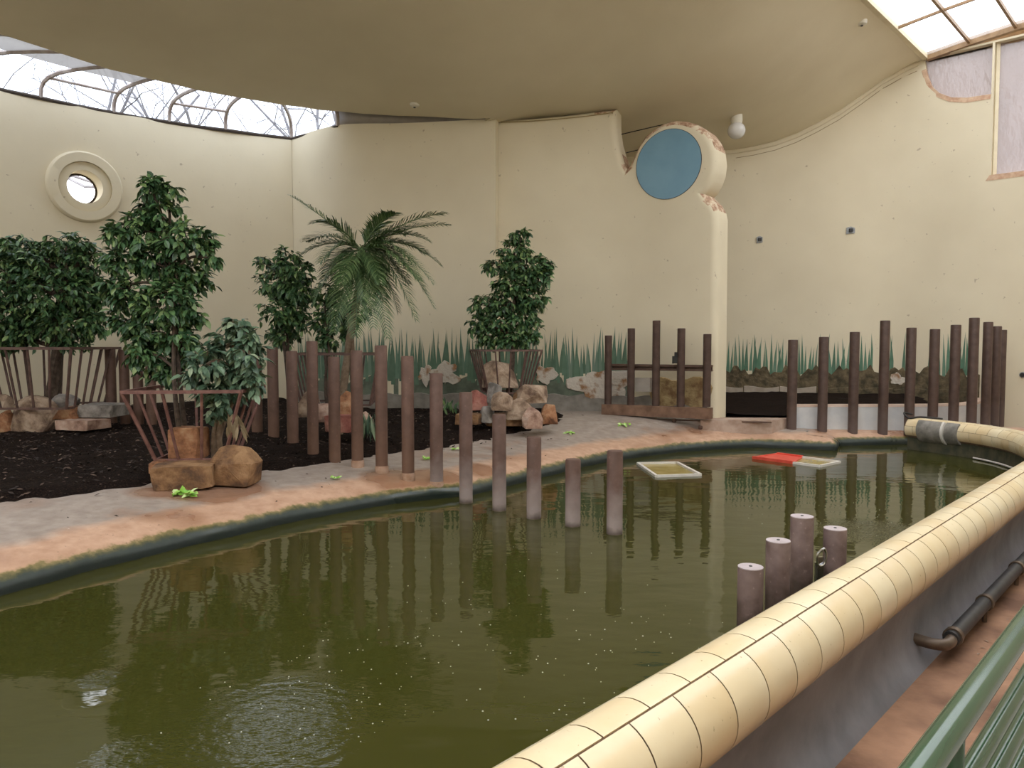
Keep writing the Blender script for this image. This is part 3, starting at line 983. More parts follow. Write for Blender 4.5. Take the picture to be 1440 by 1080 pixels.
# mulch
m, nt, N, L, b = new_mat('dark_mulch')
p = pos(N)
f = noise(N, L, p, 38, 5, 0.7)
L.new(ramp(N, L, f, [(0.35, (0.007, 0.0045, 0.0035)), (0.58, (0.023, 0.0135, 0.0095)), (0.70, (0.085, 0.05, 0.034))]), b.inputs['Base Color'])
b.inputs['Roughness'].default_value = 0.95
b.inputs['Specular IOR Level'].default_value = 0.1
bump(N, L, f, 1.0, 0.06, b)
M['mulch'] = m
edge_m = [onbank(x, y) for x, y in ((-60, 716), (0, 707), (100, 695), (200, 683), (215, 676), (300, 672), (362, 663), (420, 656), (463, 651), (500, 644), (547, 638), (623, 628), (713, 611), (760, 601), (785, 591), (796, 586))]
mp_ = [(q.x, q.y) for q in edge_m] + [(0.95, 18.68), (-0.30, 18.68)] + [tuple(P_back.at(u, 0, -0.03).xy) for u in np.linspace(P_back.len - 0.02, 0.05, 12)] + [tuple(P_left.at(u, 0, -0.03).xy) for u in np.linspace(P_left.len - 0.05, P_left.len * 0.45, 26)]
rngm = np.random.RandomState(4)
GR = rngm.rand(64, 64)
def vnoise(x, y):
    xi, yi = int(math.floor(x)), int(math.floor(y)); fx, fy = x - xi, y - yi
    fx = fx * fx * (3 - 2 * fx); fy = fy * fy * (3 - 2 * fy)
    g = lambda a, b: GR[a % 64, b % 64]
    return (g(xi, yi) * (1 - fx) + g(xi + 1, yi) * fx) * (1 - fy) + (g(xi, yi + 1) * (1 - fx) + g(xi + 1, yi + 1) * fx) * fy
MPa = np.array(mp_)
def poly_dist(x, y):
    a = MPa; e = np.roll(MPa, -1, 0) - a
    t = np.clip(((x - a[:, 0]) * e[:, 0] + (y - a[:, 1]) * e[:, 1]) / (e ** 2).sum(1), 0, 1)
    return float(np.min(np.hypot(x - a[:, 0] - e[:, 0] * t, y - a[:, 1] - e[:, 1] * t)))
def mulch_test(x, y):
    ins = inside(mp_, x, y)
    d = poly_dist(x, y) * (1 if ins else -1) + (vnoise(x * 5, y * 5) - 0.5) * 0.22
    if not ins and math.hypot(x - LC[0], y - LC[1]) > LC[2] - 0.12: return None
    if not ins and y > 17.6: return None
    return d if d > -0.12 else None
def mulch_z(x, y, d=None):
    if d is None: d = poly_dist(x, y) if inside(mp_, x, y) else -0.2
    z = bank_z(x, y) + min(max(d * 0.35, -0.03), 0.07)
    z += 0.03 * (vnoise(x * 6, y * 6) - 0.5) * sstep(d, 0, 0.3) + 0.05 * (vnoise(x * 1.5, y * 1.5) - 0.5) * sstep(d, 0, 0.6)
    z += 0.42 * sstep(y + 0.55 * -x, 19.5, 23.5) * sstep(d, 0, 1.5)
    return z
o = heightfield('mulch_bed', M['mulch'], mulch_test, mulch_z, -12.4, 1.8, 6.5, 19.9, 0.085, attr=False)
tag(o, 'dark brown bark mulch bed under the potted trees', 'mulch', kind='stuff')
mulch_obj = o
chip = MB(); rc = random.Random(21); nch = 0
while nch < 4200:      # loose bark chips, and crumbs kicked out on the concrete
    x, y = rc.uniform(-9.5, 1.8), rc.uniform(7.5, 18.5)
    ins = inside(mp_, x, y); dm = poly_dist(x, y)
    if not ins and (rc.random() > 0.10 * math.exp(-dm / 0.35) + 0.01 * (dm < 1.6) or shore_dist(x, y) < 0.15 or y > 18.0 or x < -7.5): continue
    z = mulch_z(x, y, dm) if ins else bank_z(x, y) + 0.004
    a = rc.uniform(0, PI); l = rc.uniform(0.015, 0.045); w_ = l * rc.uniform(0.25, 0.6); t_ = rc.uniform(-0.5, 0.5)
    ca, sa = math.cos(a), math.sin(a)
    zz0 = z + 0.012
    chip.add([(x + l * ca, y + l * sa, zz0 + l * t_), (x - w_ * sa, y + w_ * ca, zz0 + 0.008), (x - l * ca, y - l * sa, zz0 - l * t_), (x + w_ * sa, y - w_ * ca, zz0 - 0.004)], [(0, 1, 2), (0, 2, 3)])
    nch += 1
m, nt, N, L, b = new_mat('bark_chips')
L.new(ramp(N, L, N.new('ShaderNodeNewGeometry').outputs['Random Per Island'], [(0.0, (0.012, 0.008, 0.006)), (0.6, (0.05, 0.03, 0.021)), (0.93, (0.11, 0.07, 0.05)), (1.0, (0.22, 0.16, 0.12))]), b.inputs['Base Color'])
b.inputs['Roughness'].default_value = 0.9
tag(chip.build('bark_chips', m, mulch_obj, fix=False), kind='stuff')
# second bed behind the gate
m2_poly = [(4.75, 17.55), (6.3, 17.2), (9.8, 17.3), (10.3, 18.6), (10.7, 19.6)] + [tuple(P_far.at(u, 0, -0.04).xy) for u in np.linspace(ucor - 0.1, 3.5, 14)] + [tuple(P_mid.at(u, 0, 0.66).xy) for u in np.linspace(P_mid.len - 1.8, P_mid.len, 6)]
def mulch2_test(x, y):
    return 1.0 if inside(m2_poly, x, y) else None
o = heightfield('mulch_bed', M['mulch'], mulch2_test, lambda x, y, d: 0.58 + 0.26 * sstep(y, 17.6, 20.5) + 0.05 * vnoise(x * 2, y * 2) + 0.03 * vnoise(x * 7, y * 7), 3.6, 11.2, 17.0, 21.8, 0.12, attr=False)
tag(o, 'dark mulch bed behind the sliding gate and the bluish kerb', 'mulch', kind='stuff')
# ------------------------------------------------------------------ tiles of the coping
M['tile'] = simple('ivory_glazed_tile', (0.74, 0.58, 0.34), (0.80, 0.69, 0.47), 1.6, 0.22, spec=0.5)
_m = M['tile']; N = _m.node_tree.nodes; L = _m.node_tree.links; b = N['Principled BSDF']
src = b.inputs['Base Color'].links[0].from_socket
isl = N.new('ShaderNodeObjectInfo').outputs['Random']
c = mix(N, L, 0.28, src, ramp(N, L, isl, [(0.0, (0.66, 0.46, 0.24)), (0.5, (0.78, 0.65, 0.42)), (1.0, (0.84, 0.76, 0.56))]))
sp = ramp(N, L, noise(N, L, pos(N), 30, 3, 0.6), [(0.69, (0, 0, 0)), (0.72, (1, 1, 1))])
c = mix(N, L, math_n(N, L, 'MULTIPLY', sp, 0.5), c, (0.30, 0.20, 0.10))
sz = N.new('ShaderNodeSeparateXYZ'); L.new(pos(N), sz.inputs[0])
rz_ = math_n(N, L, 'ADD', sz.outputs['Z'], math_n(N, L, 'MULTIPLY', noise(N, L, pos(N), 2.5, 3), -0.25))
c = mix(N, L, maprange(N, L, rz_, 0.30, 0.12, 0, 0.65), c, (0.42, 0.22, 0.07))   # rusty water stain low down
L.new(c, b.inputs['Base Color'])
M['grout'] = simple('grout', (0.15, 0.09, 0.06), (0.22, 0.15, 0.10), 20, 0.9)
coping = empty('tiled_coping', ps(PC, 3.0, 0), 'long rounded coping of ivory glazed tiles along the pool edge', 'coping')
def cop_pt(u, a, r):
    """a = angle from the top, positive to the visitors' side"""
    q = P_cop.at(u, ZT, -math.sin(a) * r)
    return Vector((q.x, q.y, ZT + math.cos(a) * r))
mb = MB()
nu = int(P_cop.len / 0.2)
A0, A1 = math.radians(-150), math.radians(150)
na = 22
vs = [cop_pt(P_cop.len * i / nu, A0 + (A1 - A0) * j / na, RT - 0.008) for i in range(nu + 1) for j in range(na + 1)]
mb.add(vs, [(i * (na + 1) + j, i * (na + 1) + j + 1, (i + 1) * (na + 1) + j + 1, (i + 1) * (na + 1) + j) for i in range(nu) for j in range(na)])
mb.add([cop_pt(P_cop.len, A0 + (A1 - A0) * j / na, RT - 0.008) for j in range(na + 1)], [tuple(range(na + 1))])
adopt(mb.build('grout_bed', M['grout'], smooth=True), coping)
rows = [(-128, -76, 0.5), (-74.5, -27.5, 0.0), (-26, 18.3, 0.5), (21, 128, 0.0)]
TL = 0.335
ust = P_cop.len - math.floor((P_cop.len - 8.0) / TL) * TL
straight_end = 12 + 12.0
def tile(u0, u1, a0, a1, loc_u=None):
    n1, n2 = 2, max(4, int((a1 - a0) / 9))
    g = 0.0045
    vs = []
    for i in range(n1 + 1):
        for j in range(n2 + 1):
            u = u0 + g + (u1 - u0 - 2 * g) * i / n1
            a = math.radians(a0 + (a1 - a0) * j / n2)
            vs.append(cop_pt(u, a, RT))
    k = len(vs)
    rim = [i * (n2 + 1) for i in range(n1 + 1)] + [n1 * (n2 + 1) + j for j in range(1, n2 + 1)] + [i * (n2 + 1) + n2 for i in range(n1 - 1, -1, -1)] + [j for j in range(n2 - 1, 0, -1)]
    fs = [(i * (n2 + 1) + j, i * (n2 + 1) + j + 1, (i + 1) * (n2 + 1) + j + 1, (i + 1) * (n2 + 1) + j) for i in range(n1) for j in range(n2)]
    cen = Vector(P_cop.at((u0 + u1) / 2, ZT))
    for i in rim:
        v = vs[i]; ax = Vector(P_cop.at(0, ZT))
        vs.append(v + (Vector((cen.x, cen.y, ZT)) - v).normalized() * 0.012)
    m2 = len(rim)
    fs += [(rim[i], rim[(i + 1) % m2], k + (i + 1) % m2, k + i) for i in range(m2)]
    return vs, fs
tcount = 0
proto_tile = {}
for ri, (a0, a1, ph) in enumerate(rows):
    u = 12.0 + 1.2 + ph * TL
    while u + TL < P_cop.len:
        if u + TL < straight_end and ri in proto_tile:
            ob0, up = proto_tile[ri]
            o = bpy.data.objects.new('tile', ob0); C.objects.link(o)
            o.location = U * (u - up)
            adopt(o, coping)
        else:
            vs, fs = tile(u, u + TL, a0, a1)
            mb = MB(); mb.add(vs, fs)
            o = autosmooth(mb.build('tile', M['tile']), 50)
            adopt(o, coping)
            if u + TL < straight_end and ri not in proto_tile: proto_tile[ri] = (o.data, u)
        tcount += 1
        u += TL
    # last piece
    if P_cop.len - u > 0.05:
        vs, fs = tile(u, P_cop.len, a0, a1); mb = MB(); mb.add(vs, fs)
        adopt(autosmooth(mb.build('tile', M['tile']), 50), coping)

# grey outer wall under the coping, trench and visitors' side
M['greywall'] = simple('grey_render', (0.17, 0.17, 0.185), (0.25, 0.25, 0.27), 2.2, 0.6, 14, 0.2, 0.01)
mb = MB()
WP = [(-0.10, 0.30), (0.15, 0.30), (0.11, 0.18), (0.08, 0.02), (0.09, -0.12), (0.14, -0.24), (0.22, -0.32), (0.22, -0.7), (-0.10, -0.7)]
us = list(np.linspace(0, P_cop.len, 90)); m_ = len(WP)
mb.add([P_cop.at(u, z, -w) for u in us for w, z in WP], [(i * m_ + j, i * m_ + (j + 1) % m_, (i + 1) * m_ + (j + 1) % m_, (i + 1) * m_ + j) for i in range(89) for j in range(m_)])
o = mb.build('wall_pool', M['greywall'], smooth=False); autosmooth(o, 50)
struct(o, 'grey rendered pool wall below the tiled coping on the trench side', 'wall')
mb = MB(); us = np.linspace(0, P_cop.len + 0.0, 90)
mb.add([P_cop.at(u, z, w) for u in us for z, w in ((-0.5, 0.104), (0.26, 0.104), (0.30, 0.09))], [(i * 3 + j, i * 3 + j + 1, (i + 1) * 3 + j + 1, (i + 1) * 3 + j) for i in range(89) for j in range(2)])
mb.build('algae_shade_strip', simple('waterline_algae_shade', (0.040, 0.046, 0.030), (0.10, 0.090, 0.055), 6, 0.6), o)  # dark strip: waterline algae, with shade under the coping put into its colour
M['trench'] = simple('reddish_dusty_ground', (0.15, 0.075, 0.045), (0.40, 0.22, 0.13), 1.6, 0.9, 18, 0.5, 0.02)
mb = MB()
mb.add([ps(-2.3, -12, -0.30), ps(3.0, -12, -0.30), ps(3.0, SEND, -0.30), ps(-2.3 , 13.5, -0.30)], [(0, 1, 2, 3)])
# ground right of the bend
o = mb.build('floor_trench', M['trench'], fix=False)
if o.data.polygons[0].normal.z < 0: o.data.flip_normals()
struct(o, 'dusty reddish trench floor between pool wall and railing', 'floor')
mb = MB(); e0 = -0.22
mb.add([ps(p_, s_, z_) for s_ in (-12, SEND + 0.2) for p_, z_ in ((e0, -0.3), (e0, 0.55), (PR + 0.1, 0.55))], [(0, 1, 4, 3), (1, 2, 5, 4)])
o = mb.build('floor_aisle', simple('aisle_concrete', (0.30, 0.27, 0.24), (0.38, 0.34, 0.30), 3, 0.7)); struct(o, 'raised visitor aisle floor behind the green railing', 'floor')
# earth beyond the bend of the coping up to the end wall
mb = MB(); pts = [P_cop.at(u, -0.1, -0.2) for u in np.linspace(P_cop.len - 6.0, P_cop.len, 12)]
poly2 = [(q.x, q.y) for q in pts] + [(9.2, 17.0), (9.9, 19.0), (11.0, 20.6)] + [tuple(ps(-2.0, SEND).xy), tuple(ps(-1.0, 14.0).xy)]
mb.add([(x, y, 0.05) for x, y in poly2], [tuple(range(len(poly2)))])
o = mb.build('floor_corner', M['trench'], fix=False)
if o.data.polygons[0].normal.z < 0: o.data.flip_normals()
struct(o, 'dusty ground in the corner beyond the bend of the coping', 'floor')

# ------------------------------------------------------------------ painted grass and crumbling plaster on the walls
def paint_mat(name, stops, rough=0.8):
    m, nt, N, L, b = new_mat(name)
    isl = N.new('ShaderNodeNewGeometry').outputs['Random Per Island']
    c = ramp(N, L, isl, stops)
    c = mix(N, L, 0.45, c, mix(N, L, noise(N, L, pos(N), 5, 4), (0.06, 0.09, 0.06), (0.26, 0.33, 0.25)))
    L.new(c, b.inputs['Base Color'])
    b.inputs['Roughness'].default_value = rough
    b.inputs['Specular IOR Level'].default_value = 0.2
    return m
M['blade'] = paint_mat('painted_blades', [(0.0, (0.055, 0.12, 0.075)), (0.35, (0.09, 0.19, 0.12)), (0.7, (0.13, 0.24, 0.17)), (1.0, (0.24, 0.31, 0.25))])
M['bladelow'] = simple('painted_band', (0.085, 0.105, 0.075), (0.17, 0.20, 0.15), 3.0, 0.8)
M['blade2'] = paint_mat('painted_blades_bright', [(0.0, (0.04, 0.13, 0.08)), (0.4, (0.07, 0.22, 0.13)), (0.8, (0.12, 0.27, 0.18)), (1.0, (0.24, 0.32, 0.24))])
def mural(path, u0, u1, zb, z0, z1, step, wall, mat, seed, w=-0.006, band=True, dens=1.0):
    rg = random.Random(seed)
    mb = MB()
    u = u0
    while u < u1:
        top = rg.uniform(z0, z1); wd = rg.uniform(0.036, 0.062) * dens
        ln = rg.uniform(-0.07, 0.07)
        zbb = zb + rg.uniform(-0.05, 0.25)
        prof = [(0.0, 1.0), (0.30, 0.85), (0.62, 0.45), (0.85, 0.16), (1.0, 0.0)]
        off = w - rg.uniform(0, 0.004)
        vs = []
        for t, k in prof[:-1]:
            c = u + ln * t * t; z = zbb + (top - zbb) * t
            vs += [path.at(c - wd * k, z, off), path.at(c + wd * k, z, off)]
        vs.append(path.at(u + ln, top, off))
        mb.add(vs, [(0, 1, 3, 2), (2, 3, 5, 4), (4, 5, 7, 6), (6, 7, 8)])
        u += step * rg.uniform(0.5, 1.5)
    o = mb.build('grass_mural', mat, wall)
    tag(o, kind='stuff')
    if band:
        mb = MB()
        n = 60
        lo_ = [path.at(u0 + (u1 - u0) * i / n, zb - 0.75, -0.003) for i in range(n + 1)]
        hi_ = [path.at(u0 + (u1 - u0) * i / n, zb + 0.12 + 0.10 * math.sin(i * 1.7) + 0.06 * math.sin(i * 4.1), -0.003) for i in range(n + 1)]
        mb.add(lo_ + hi_, [(i, i + 1, n + 2 + i, n + 1 + i) for i in range(n)])
        mb.build('painted_band', M['bladelow'], wall)
wall_back = bpy.data.objects['wall_back']
ub = P_back.hit(450, 480)[0] if P_back.hit(450, 480) else 0.6
mural(P_back, 0.15, P_back.len - 0.06, 1.28, 2.2, 2.68, 0.062, wall_back, M['blade'], 1)
mural(P_mid, MH(699, 500)[0], MH(893, 500)[0], 1.28, 2.2, 2.68, 0.062, wall_mid, M['blade'], 2)
uf0 = FH(1011, 520)[0]; uf1 = FH(1376, 500)[0]
mural(P_far, uf0, uf1, 1.25, 2.1, 2.6, 0.085, wall_far, M['blade2'], 3, band=False)
# plinth strips
M['plinth'] = simple('grey_plinth', (0.20, 0.18, 0.155), (0.30, 0.275, 0.24), 4, 0.85, 12, 0.4, 0.02)
M['mossy'] = simple('mossy_crumbled_plaster', (0.055, 0.045, 0.025), (0.17, 0.13, 0.075), 5, 0.95, 9, 0.9, 0.06)
M['pale'] = simple('pale_plinth_stone', (0.34, 0.28, 0.22), (0.45, 0.385, 0.315), 3, 0.85, 12, 0.4, 0.02)
def strip(path, ua, ub, za, zbf, w, mat, name, parent, n=50):
    mb = MB()
    us_ = [ua + (ub - ua) * i / n for i in range(n + 1)]
    rowsv = [[path.at(u, za, w) for u in us_], [path.at(u, zbf(i), w) for i, u in enumerate(us_)], [path.at(u, zbf(i) + 0.02, 0.02) for i, u in enumerate(us_)]]
    mb.add(sum(rowsv, []), [(r * (n + 1) + i, r * (n + 1) + i + 1, (r + 1) * (n + 1) + i + 1, (r + 1) * (n + 1) + i) for r in range(2) for i in range(n)])
    return mb.build(name, mat, parent)
strip(P_mid, 0.02, MH(995, 560)[0], 0.2, lambda i: 0.98 + 0.03 * math.sin(i * 0.9), -0.035, M['plinth'], 'plinth', wall_mid)
strip(P_back, 0.02, P_back.len - 0.02, 0.2, lambda i: 1.0 + 0.03 * math.sin(i * 0.8), -0.035, M['plinth'], 'plinth', wall_back)
strip(P_far, uf0 - 0.4, uf1 + 0.05, 0.85, lambda i: 1.50 + 0.10 * math.sin(i * 0.9) + 0.08 * math.sin(i * 2.3 + 1), -0.03, M['mossy'], 'crumbled_plaster', wall_far, 70)
na = 7
for k in range(na):   # stones of the plinth, each its own piece
    a = uf0 - 0.3 + (uf1 - uf0 + 0.3) * k / na; b_ = uf0 - 0.3 + (uf1 - uf0 + 0.3) * (k + 1) / na - 0.025
    strip(P_far, a, b_, 0.5, lambda i: 1.02 + 0.03 * math.sin(i * 0.7 + k), -0.07, M['pale'] if k < 3 else M['mossy'], 'plinth_stone', wall_far, 8)
def patch(path, px, py, wpx, hpx, mat, wall, name, seed, w=-0.02, n=26, jag=0.25):
    """bare irregular patch where the plaster has come off"""
    rg = random.Random(seed)
    u_, z_ = path.hit(px, py)
    s_ = path.at(u_, z_).y / F
    ra, rb = wpx / 2 * s_, hpx / 2 * s_
    ph = [rg.uniform(0, 6.28) for _ in range(5)]
    pts = []
    for i in range(n):
        a = 2 * PI * i / n
        k = 1 + jag * (0.5 * math.sin(2 * a + ph[0]) + 0.5 * math.sin(3 * a + ph[1]) + 0.45 * math.sin(5 * a + ph[2]) + 0.3 * math.sin(9 * a + ph[3]))
        pts.append((u_ + ra * k * math.cos(a), z_ + rb * k * math.sin(a)))
    mb = MB()
    mb.add([path.at(u_, z_, w)] + [path.at(a, b, w) for a, b in pts] + [path.at(u_ + (a - u_) * 1.03, z_ + (b - z_) * 1.03, 0.0) for a, b in pts],
           [(0, i + 1, (i + 1) % n + 1) for i in range(n)] + [(i + 1, (i + 1) % n + 1, n + (i + 1) % n + 1, n + i + 1) for i in range(n)])
    return mb.build(name, mat, wall)
M['bare'] = simple('bare_whitish_plaster', (0.33, 0.18, 0.09), (0.62, 0.56, 0.48), 4.0, 0.9, 14, 0.8, 0.04, lo=0.36, hi=0.5)
M['bareo'] = simple('ochre_plaster', (0.22, 0.13, 0.06), (0.48, 0.36, 0.18), 4.5, 0.9, 14, 0.8, 0.04)
patch(P_mid, 846, 540, 80, 42, M['bare'], wall_mid, 'bare_patch', 1, -0.045)
patch(P_mid, 768, 527, 26, 26, M['bare'], wall_mid, 'bare_patch', 4, -0.045)
patch(P_back, 628, 524, 38, 26, M['bare'], wall_back, 'bare_patch', 5, -0.045, jag=0.4)
patch(P_back, 598, 527, 18, 22, M['bare'], wall_back, 'bare_patch', 6, -0.045, jag=0.4)
patch(P_mid, 938, 553, 50, 46, M['bareo'], wall_mid, 'bare_patch', 7, -0.045, jag=0.12)
patch(P_mid, 977, 551, 46, 46, M['bareo'], wall_mid, 'bare_patch', 8, -0.05, jag=0.12)
patch(P_far, 1262, 533, 18, 16, M['bare'], wall_far, 'bare_patch', 9, -0.05)

# ------------------------------------------------------------------ posts
def post_mat(name, body, body2, low, lowz, lowmix, wet=False):
    m, nt, N, L, b = new_mat(name)
    p = pos(N)
    c = ramp(N, L, noise(N, L, p, 7, 5), [(0.3, body), (0.7, body2)])
    sp_ = N.new('ShaderNodeSeparateXYZ'); L.new(p, sp_.inputs[0])
    zn = math_n(N, L, 'ADD', sp_.outputs['Z'], math_n(N, L, 'MULTIPLY', noise(N, L, p, 5, 4), 0.5))
    c = mix(N, L, maprange(N, L, zn, lowz + 0.55, lowz, 0, lowmix), c, low)
    spk = ramp(N, L, noise(N, L, p, 28, 3), [(0.66, (0, 0, 0)), (0.72, (1, 1, 1))])
    c = mix(N, L, math_n(N, L, 'MULTIPLY', spk, 0.35), c, tuple(min(1, x * 2.0) for x in body2))
    if wet:
        z2 = math_n(N, L, 'ADD', sp_.outputs['Z'], math_n(N, L, 'MULTIPLY', noise(N, L, p, 8, 4), 0.14 if wet is True else 0.5))
        c = mix(N, L, maprange(N, L, z2, 0.16 if wet is True else wet, 0.06 if wet is True else wet - 0.22, 0, 0.9), c, (0.05, 0.032, 0.022))
    L.new(c, b.inputs['Base Color'])
    b.inputs['Roughness'].default_value = 0.55
    b.inputs['Specular IOR Level'].default_value = 0.35
    bump(N, L, noise(N, L, p, 22, 4), 0.2, 0.01, b)
    return m
M['post'] = post_mat('brown_painted_pipe', (0.098, 0.053, 0.038), (0.145, 0.081, 0.060), (0.185, 0.105, 0.068), 0.75, 0.6)
M['postw'] = post_mat('brown_pipe_limed_low', (0.098, 0.055, 0.041), (0.145, 0.085, 0.067), (0.34, 0.28, 0.26), 0.36, 0.85, True)
M['postd'] = post_mat('dark_brown_pipe', (0.060, 0.034, 0.025), (0.092, 0.056, 0.043), (0.14, 0.10, 0.088), 0.62, 0.7)
M['postn'] = post_mat('purple_brown_pipe', (0.11, 0.07, 0.06), (0.22, 0.155, 0.14), (0.15, 0.10, 0.085), 0.4, 0.5, 0.62)
M['capgrey'] = simple('pale_grey_cap', (0.40, 0.34, 0.34), (0.50, 0.43, 0.43), 8, 0.7)
M['foot'] = simple('rusty_concrete_foot', (0.30, 0.17, 0.10), (0.42, 0.28, 0.20), 9, 0.85)
def post(base, ztop, r, mat, label, group, foot=None, cap=None, lean=0.0):
    e = empty('pipe_post', base, label, 'post', group)
    h_ = ztop - base.z
    mb = MB(); mb.lathe([(r, -0.02), (r, h_ - 0.012), (r - 0.006, h_), (r * 0.7, h_ + 0.001)], 20)
    o = autosmooth(mb.build('shaft', mat, e), 40)
    if cap:
        mb = MB(); mb.lathe([(r * 0.985, h_ - 0.004), (r * 0.985, h_ + 0.003), (r * 0.12, h_ + 0.004)], 20); autosmooth(mb.build('cap', cap, e))
        mb = MB(); mb.lathe([(r * 0.14, h_ + 0.0), (r * 0.14, h_ + 0.008), (r * 0.10, h_ + 0.01)], 8); mb.build('lifting_hole', M['bluerim'], e)
    else:
        mb = MB(); mb.lathe([(r * 0.93, h_ - 0.02), (r * 0.93, h_ + 0.003), (r * 0.5, h_ + 0.005)], 20); autosmooth(mb.build('cap', mat, e))
    if foot:
        mb = MB(); mb.lathe([(r * 1.12, -0.05), (r * 1.10, foot * 0.8), (r * 1.0, foot)], 20); autosmooth(mb.build('foot', M['foot'], e))
    return e
ORD = ['first', 'second', 'third', 'fourth', 'fifth', 'sixth', 'seventh', 'eighth', 'ninth', 'tenth', 'eleventh', 'twelfth', 'thirteenth', 'fourteenth']
row = [(865, 752, 634, 22.9), (806, 741, 646, 21.8), (751, 730, 615, 20.8), (702, 719, 583, 19.8), (655, 708, 552, 19.0)]
for i, (x, yb, yt, w) in enumerate(row):
    q = onz(x, yb, 0.0); r = w * q.y / F / 2
    q.y += 0.6 * r; q.z = 0.0
    q.z = -0.3
    post(q, at(x, yt, q.y).z, r, M['postw'], 'brown pipe post standing in the water, %s from the pool end of the diagonal row' % ORD[i], 'posts of the diagonal row')
land = [(614, 686, 525, 18.6), (574, 674, 501, 17.7), (537, 664, 486, 17.5), (503, 656, 493, 16.7), (471, 649, 502, 16.3), (440.5, 637, 480, 15.8), (412, 624, 494, 15.7), (385, 615, 489, 15.2), (362, 608, 497, 14.8)]
for i, (x, yb, yt, w) in enumerate(land):
    q = onbank(x, yb, 0.06 if i > 4 else 0.0)
    r = w * q.y / F / 2
    if i > 4: q.z -= 0.08
    post(q, at(x, yt, q.y).z, r, M['postw'] if i == 0 else M['post'], 'brown pipe post standing on the bank, %s from the pool end of the diagonal row' % ORD[i + 5], 'posts of the diagonal row', foot=0.10 if i < 4 else None)
# dark posts behind the cage by the porthole
for i, (x, yb, yt, w) in enumerate(((157, 577, 489, 14), (176, 579, 492, 13.5), (195, 580, 497, 13.5), (213, 581, 494, 13.5))):
    Y = 15.2 - 0.1 * i
    q = at(x, yb, Y)
    q.z = mulch_z(q.x, q.y) - 0.05
    post(q, at(x, yt, Y).z, w * Y / F / 2, M['post'], 'brown pipe post in shade behind the tall ficus, %s from the big caged bush' % ORD[i], 'shaded posts behind the tall ficus')
# row at the kerb
YK = 17.05
kp = [(1113, 602, 478), (1156, 605, 474), (1199, 607, 467), (1241, 608, 451), (1278, 608, 461), (1311.5, 585, 463), (1340, 606, 457), (1365.5, 604, 447)]
for i, (x, yb, yt) in enumerate(kp):
    q = at(x, yb, YK - 0.02 * i)
    if i != 5: q.z = max(q.z, 0.18) - 0.03
    post(q, at(x - 2, yt, q.y).z, 13.2 * YK / F / 2, M['postd'], 'dark brown pipe post along the bluish kerb, %s from the sliding gate' % ORD[i], 'posts along the bluish kerb')
for i, (x, yt, Y, r) in enumerate(((1385, 453, 17.45, 0.10), (1397.5, 459, 17.95, 0.10), (1405, 464, 18.4, 0.10))):
    q = at(x, 605, Y); q.z = 0.05
    post(q, at(x, yt, Y).z, r, M['postd'], 'dark brown pipe post along the bluish kerb, %s from the sliding gate' % ORD[8 + i], 'posts along the bluish kerb')
# stubby posts in the water beside the coping
for x, yt, w, lab in ((1055.5, 797, 36.0, 'shortest stubby purplish post beside the tiled coping'), (1094.5, 760, 34.0, 'stubby purplish post beside the coping, next to the shortest one'), (1128, 726, 31.8, 'tallest stubby purplish post beside the coping, left of a steel loop'), (1174.5, 743, 31.5, 'stained stubby purplish post beside the coping, set apart behind a steel loop')):
    Y = F * 0.19 / w
    q = at(x, yt, Y); zt = q.z; q.z = -0.3
    lab = lab.replace(', left of a steel loop', ' with a steel loop next to it')
    post(q, zt, 0.095, M['postn'], lab, 'stubby posts beside the coping', cap=M['capgrey'])
# steel loop and bar between the posts
M['steel'] = simple('stainless_steel', (0.55, 0.55, 0.55), (0.65, 0.65, 0.65), 12, 0.22, metal=1.0)
Ys = 6.15
e = empty('steel_grab_loop', at(1151, 840, Ys), 'polished steel loop handle on a flat bar between stubby posts', 'handle')
q = at(1152, 788, Ys); e.location = (q.x, q.y, -0.25)
mb = MB(); px_ = Ys / F
loop = [Vector((q.x + dx * px_, q.y - 0.02, q.z - dy * px_)) for dx, dy in ((6, -18), (0, -15), (-4, -8), (-4, 2), (0, 7), (6, 4), (8, -4), (8, -12), (6, -18))]
mb.tube(catmull(loop, 4), 0.010, 8); adopt(autosmooth(mb.build('loop', M['steel'])), e)
mb = MB(); mb.box((q.x + 0.01, q.y, (q.z - 0.25) / 2), (0.05, 0.016, q.z + 0.25 + 0.06)); adopt(mb.build('flat_bar', M['steel']), e)
mb = MB(); mb.tube([(q.x - 0.02, q.y + 0.02, -0.25), (q.x - 0.02, q.y + 0.02, q.z - 0.02)], 0.012, 8); adopt(autosmooth(mb.build('rod', M['steel'])), e)

# ------------------------------------------------------------------ sliding gate in front of the free wall end
M['gate'] = simple('rusty_brown_steel', (0.080, 0.043, 0.03), (0.145, 0.085, 0.058), 5, 0.6)
M['gatebeam'] = simple('rusty_beam', (0.12, 0.065, 0.04), (0.24, 0.14, 0.09), 4, 0.7)
gp = [(855, 472, 10.2), (887, 462, 10.6), (922, 451, 10.9), (957, 462, 11.1), (993.5, 470, 11.3)]
gx = lambda x: 17.75 - (x - 855) / (994 - 855) * 1.05
gbase = at(925, 586, gx(925))
gate = empty('sliding_gate', gbase, 'rusty sliding gate of five round posts on a low beam before the wall', 'gate')
for x, yt, w in gp:
    Y = gx(x); a = at(x, 572, Y); t = at(x, yt, Y)
    r = w * Y / F / 2
    mb = MB(); mb.lathe([(r, 0), (r, t.z - a.z), (r * 0.8, t.z - a.z + 0.005)], 18, (a.x, a.y, a.z))
    adopt(autosmooth(mb.build('gate_post', M['postd'])), gate)
a, b_ = at(848, 577, gx(848) - 0.0), at(1001, 579.5, gx(1001) - 0.0)
a.z = b_.z = (a.z + b_.z) / 2
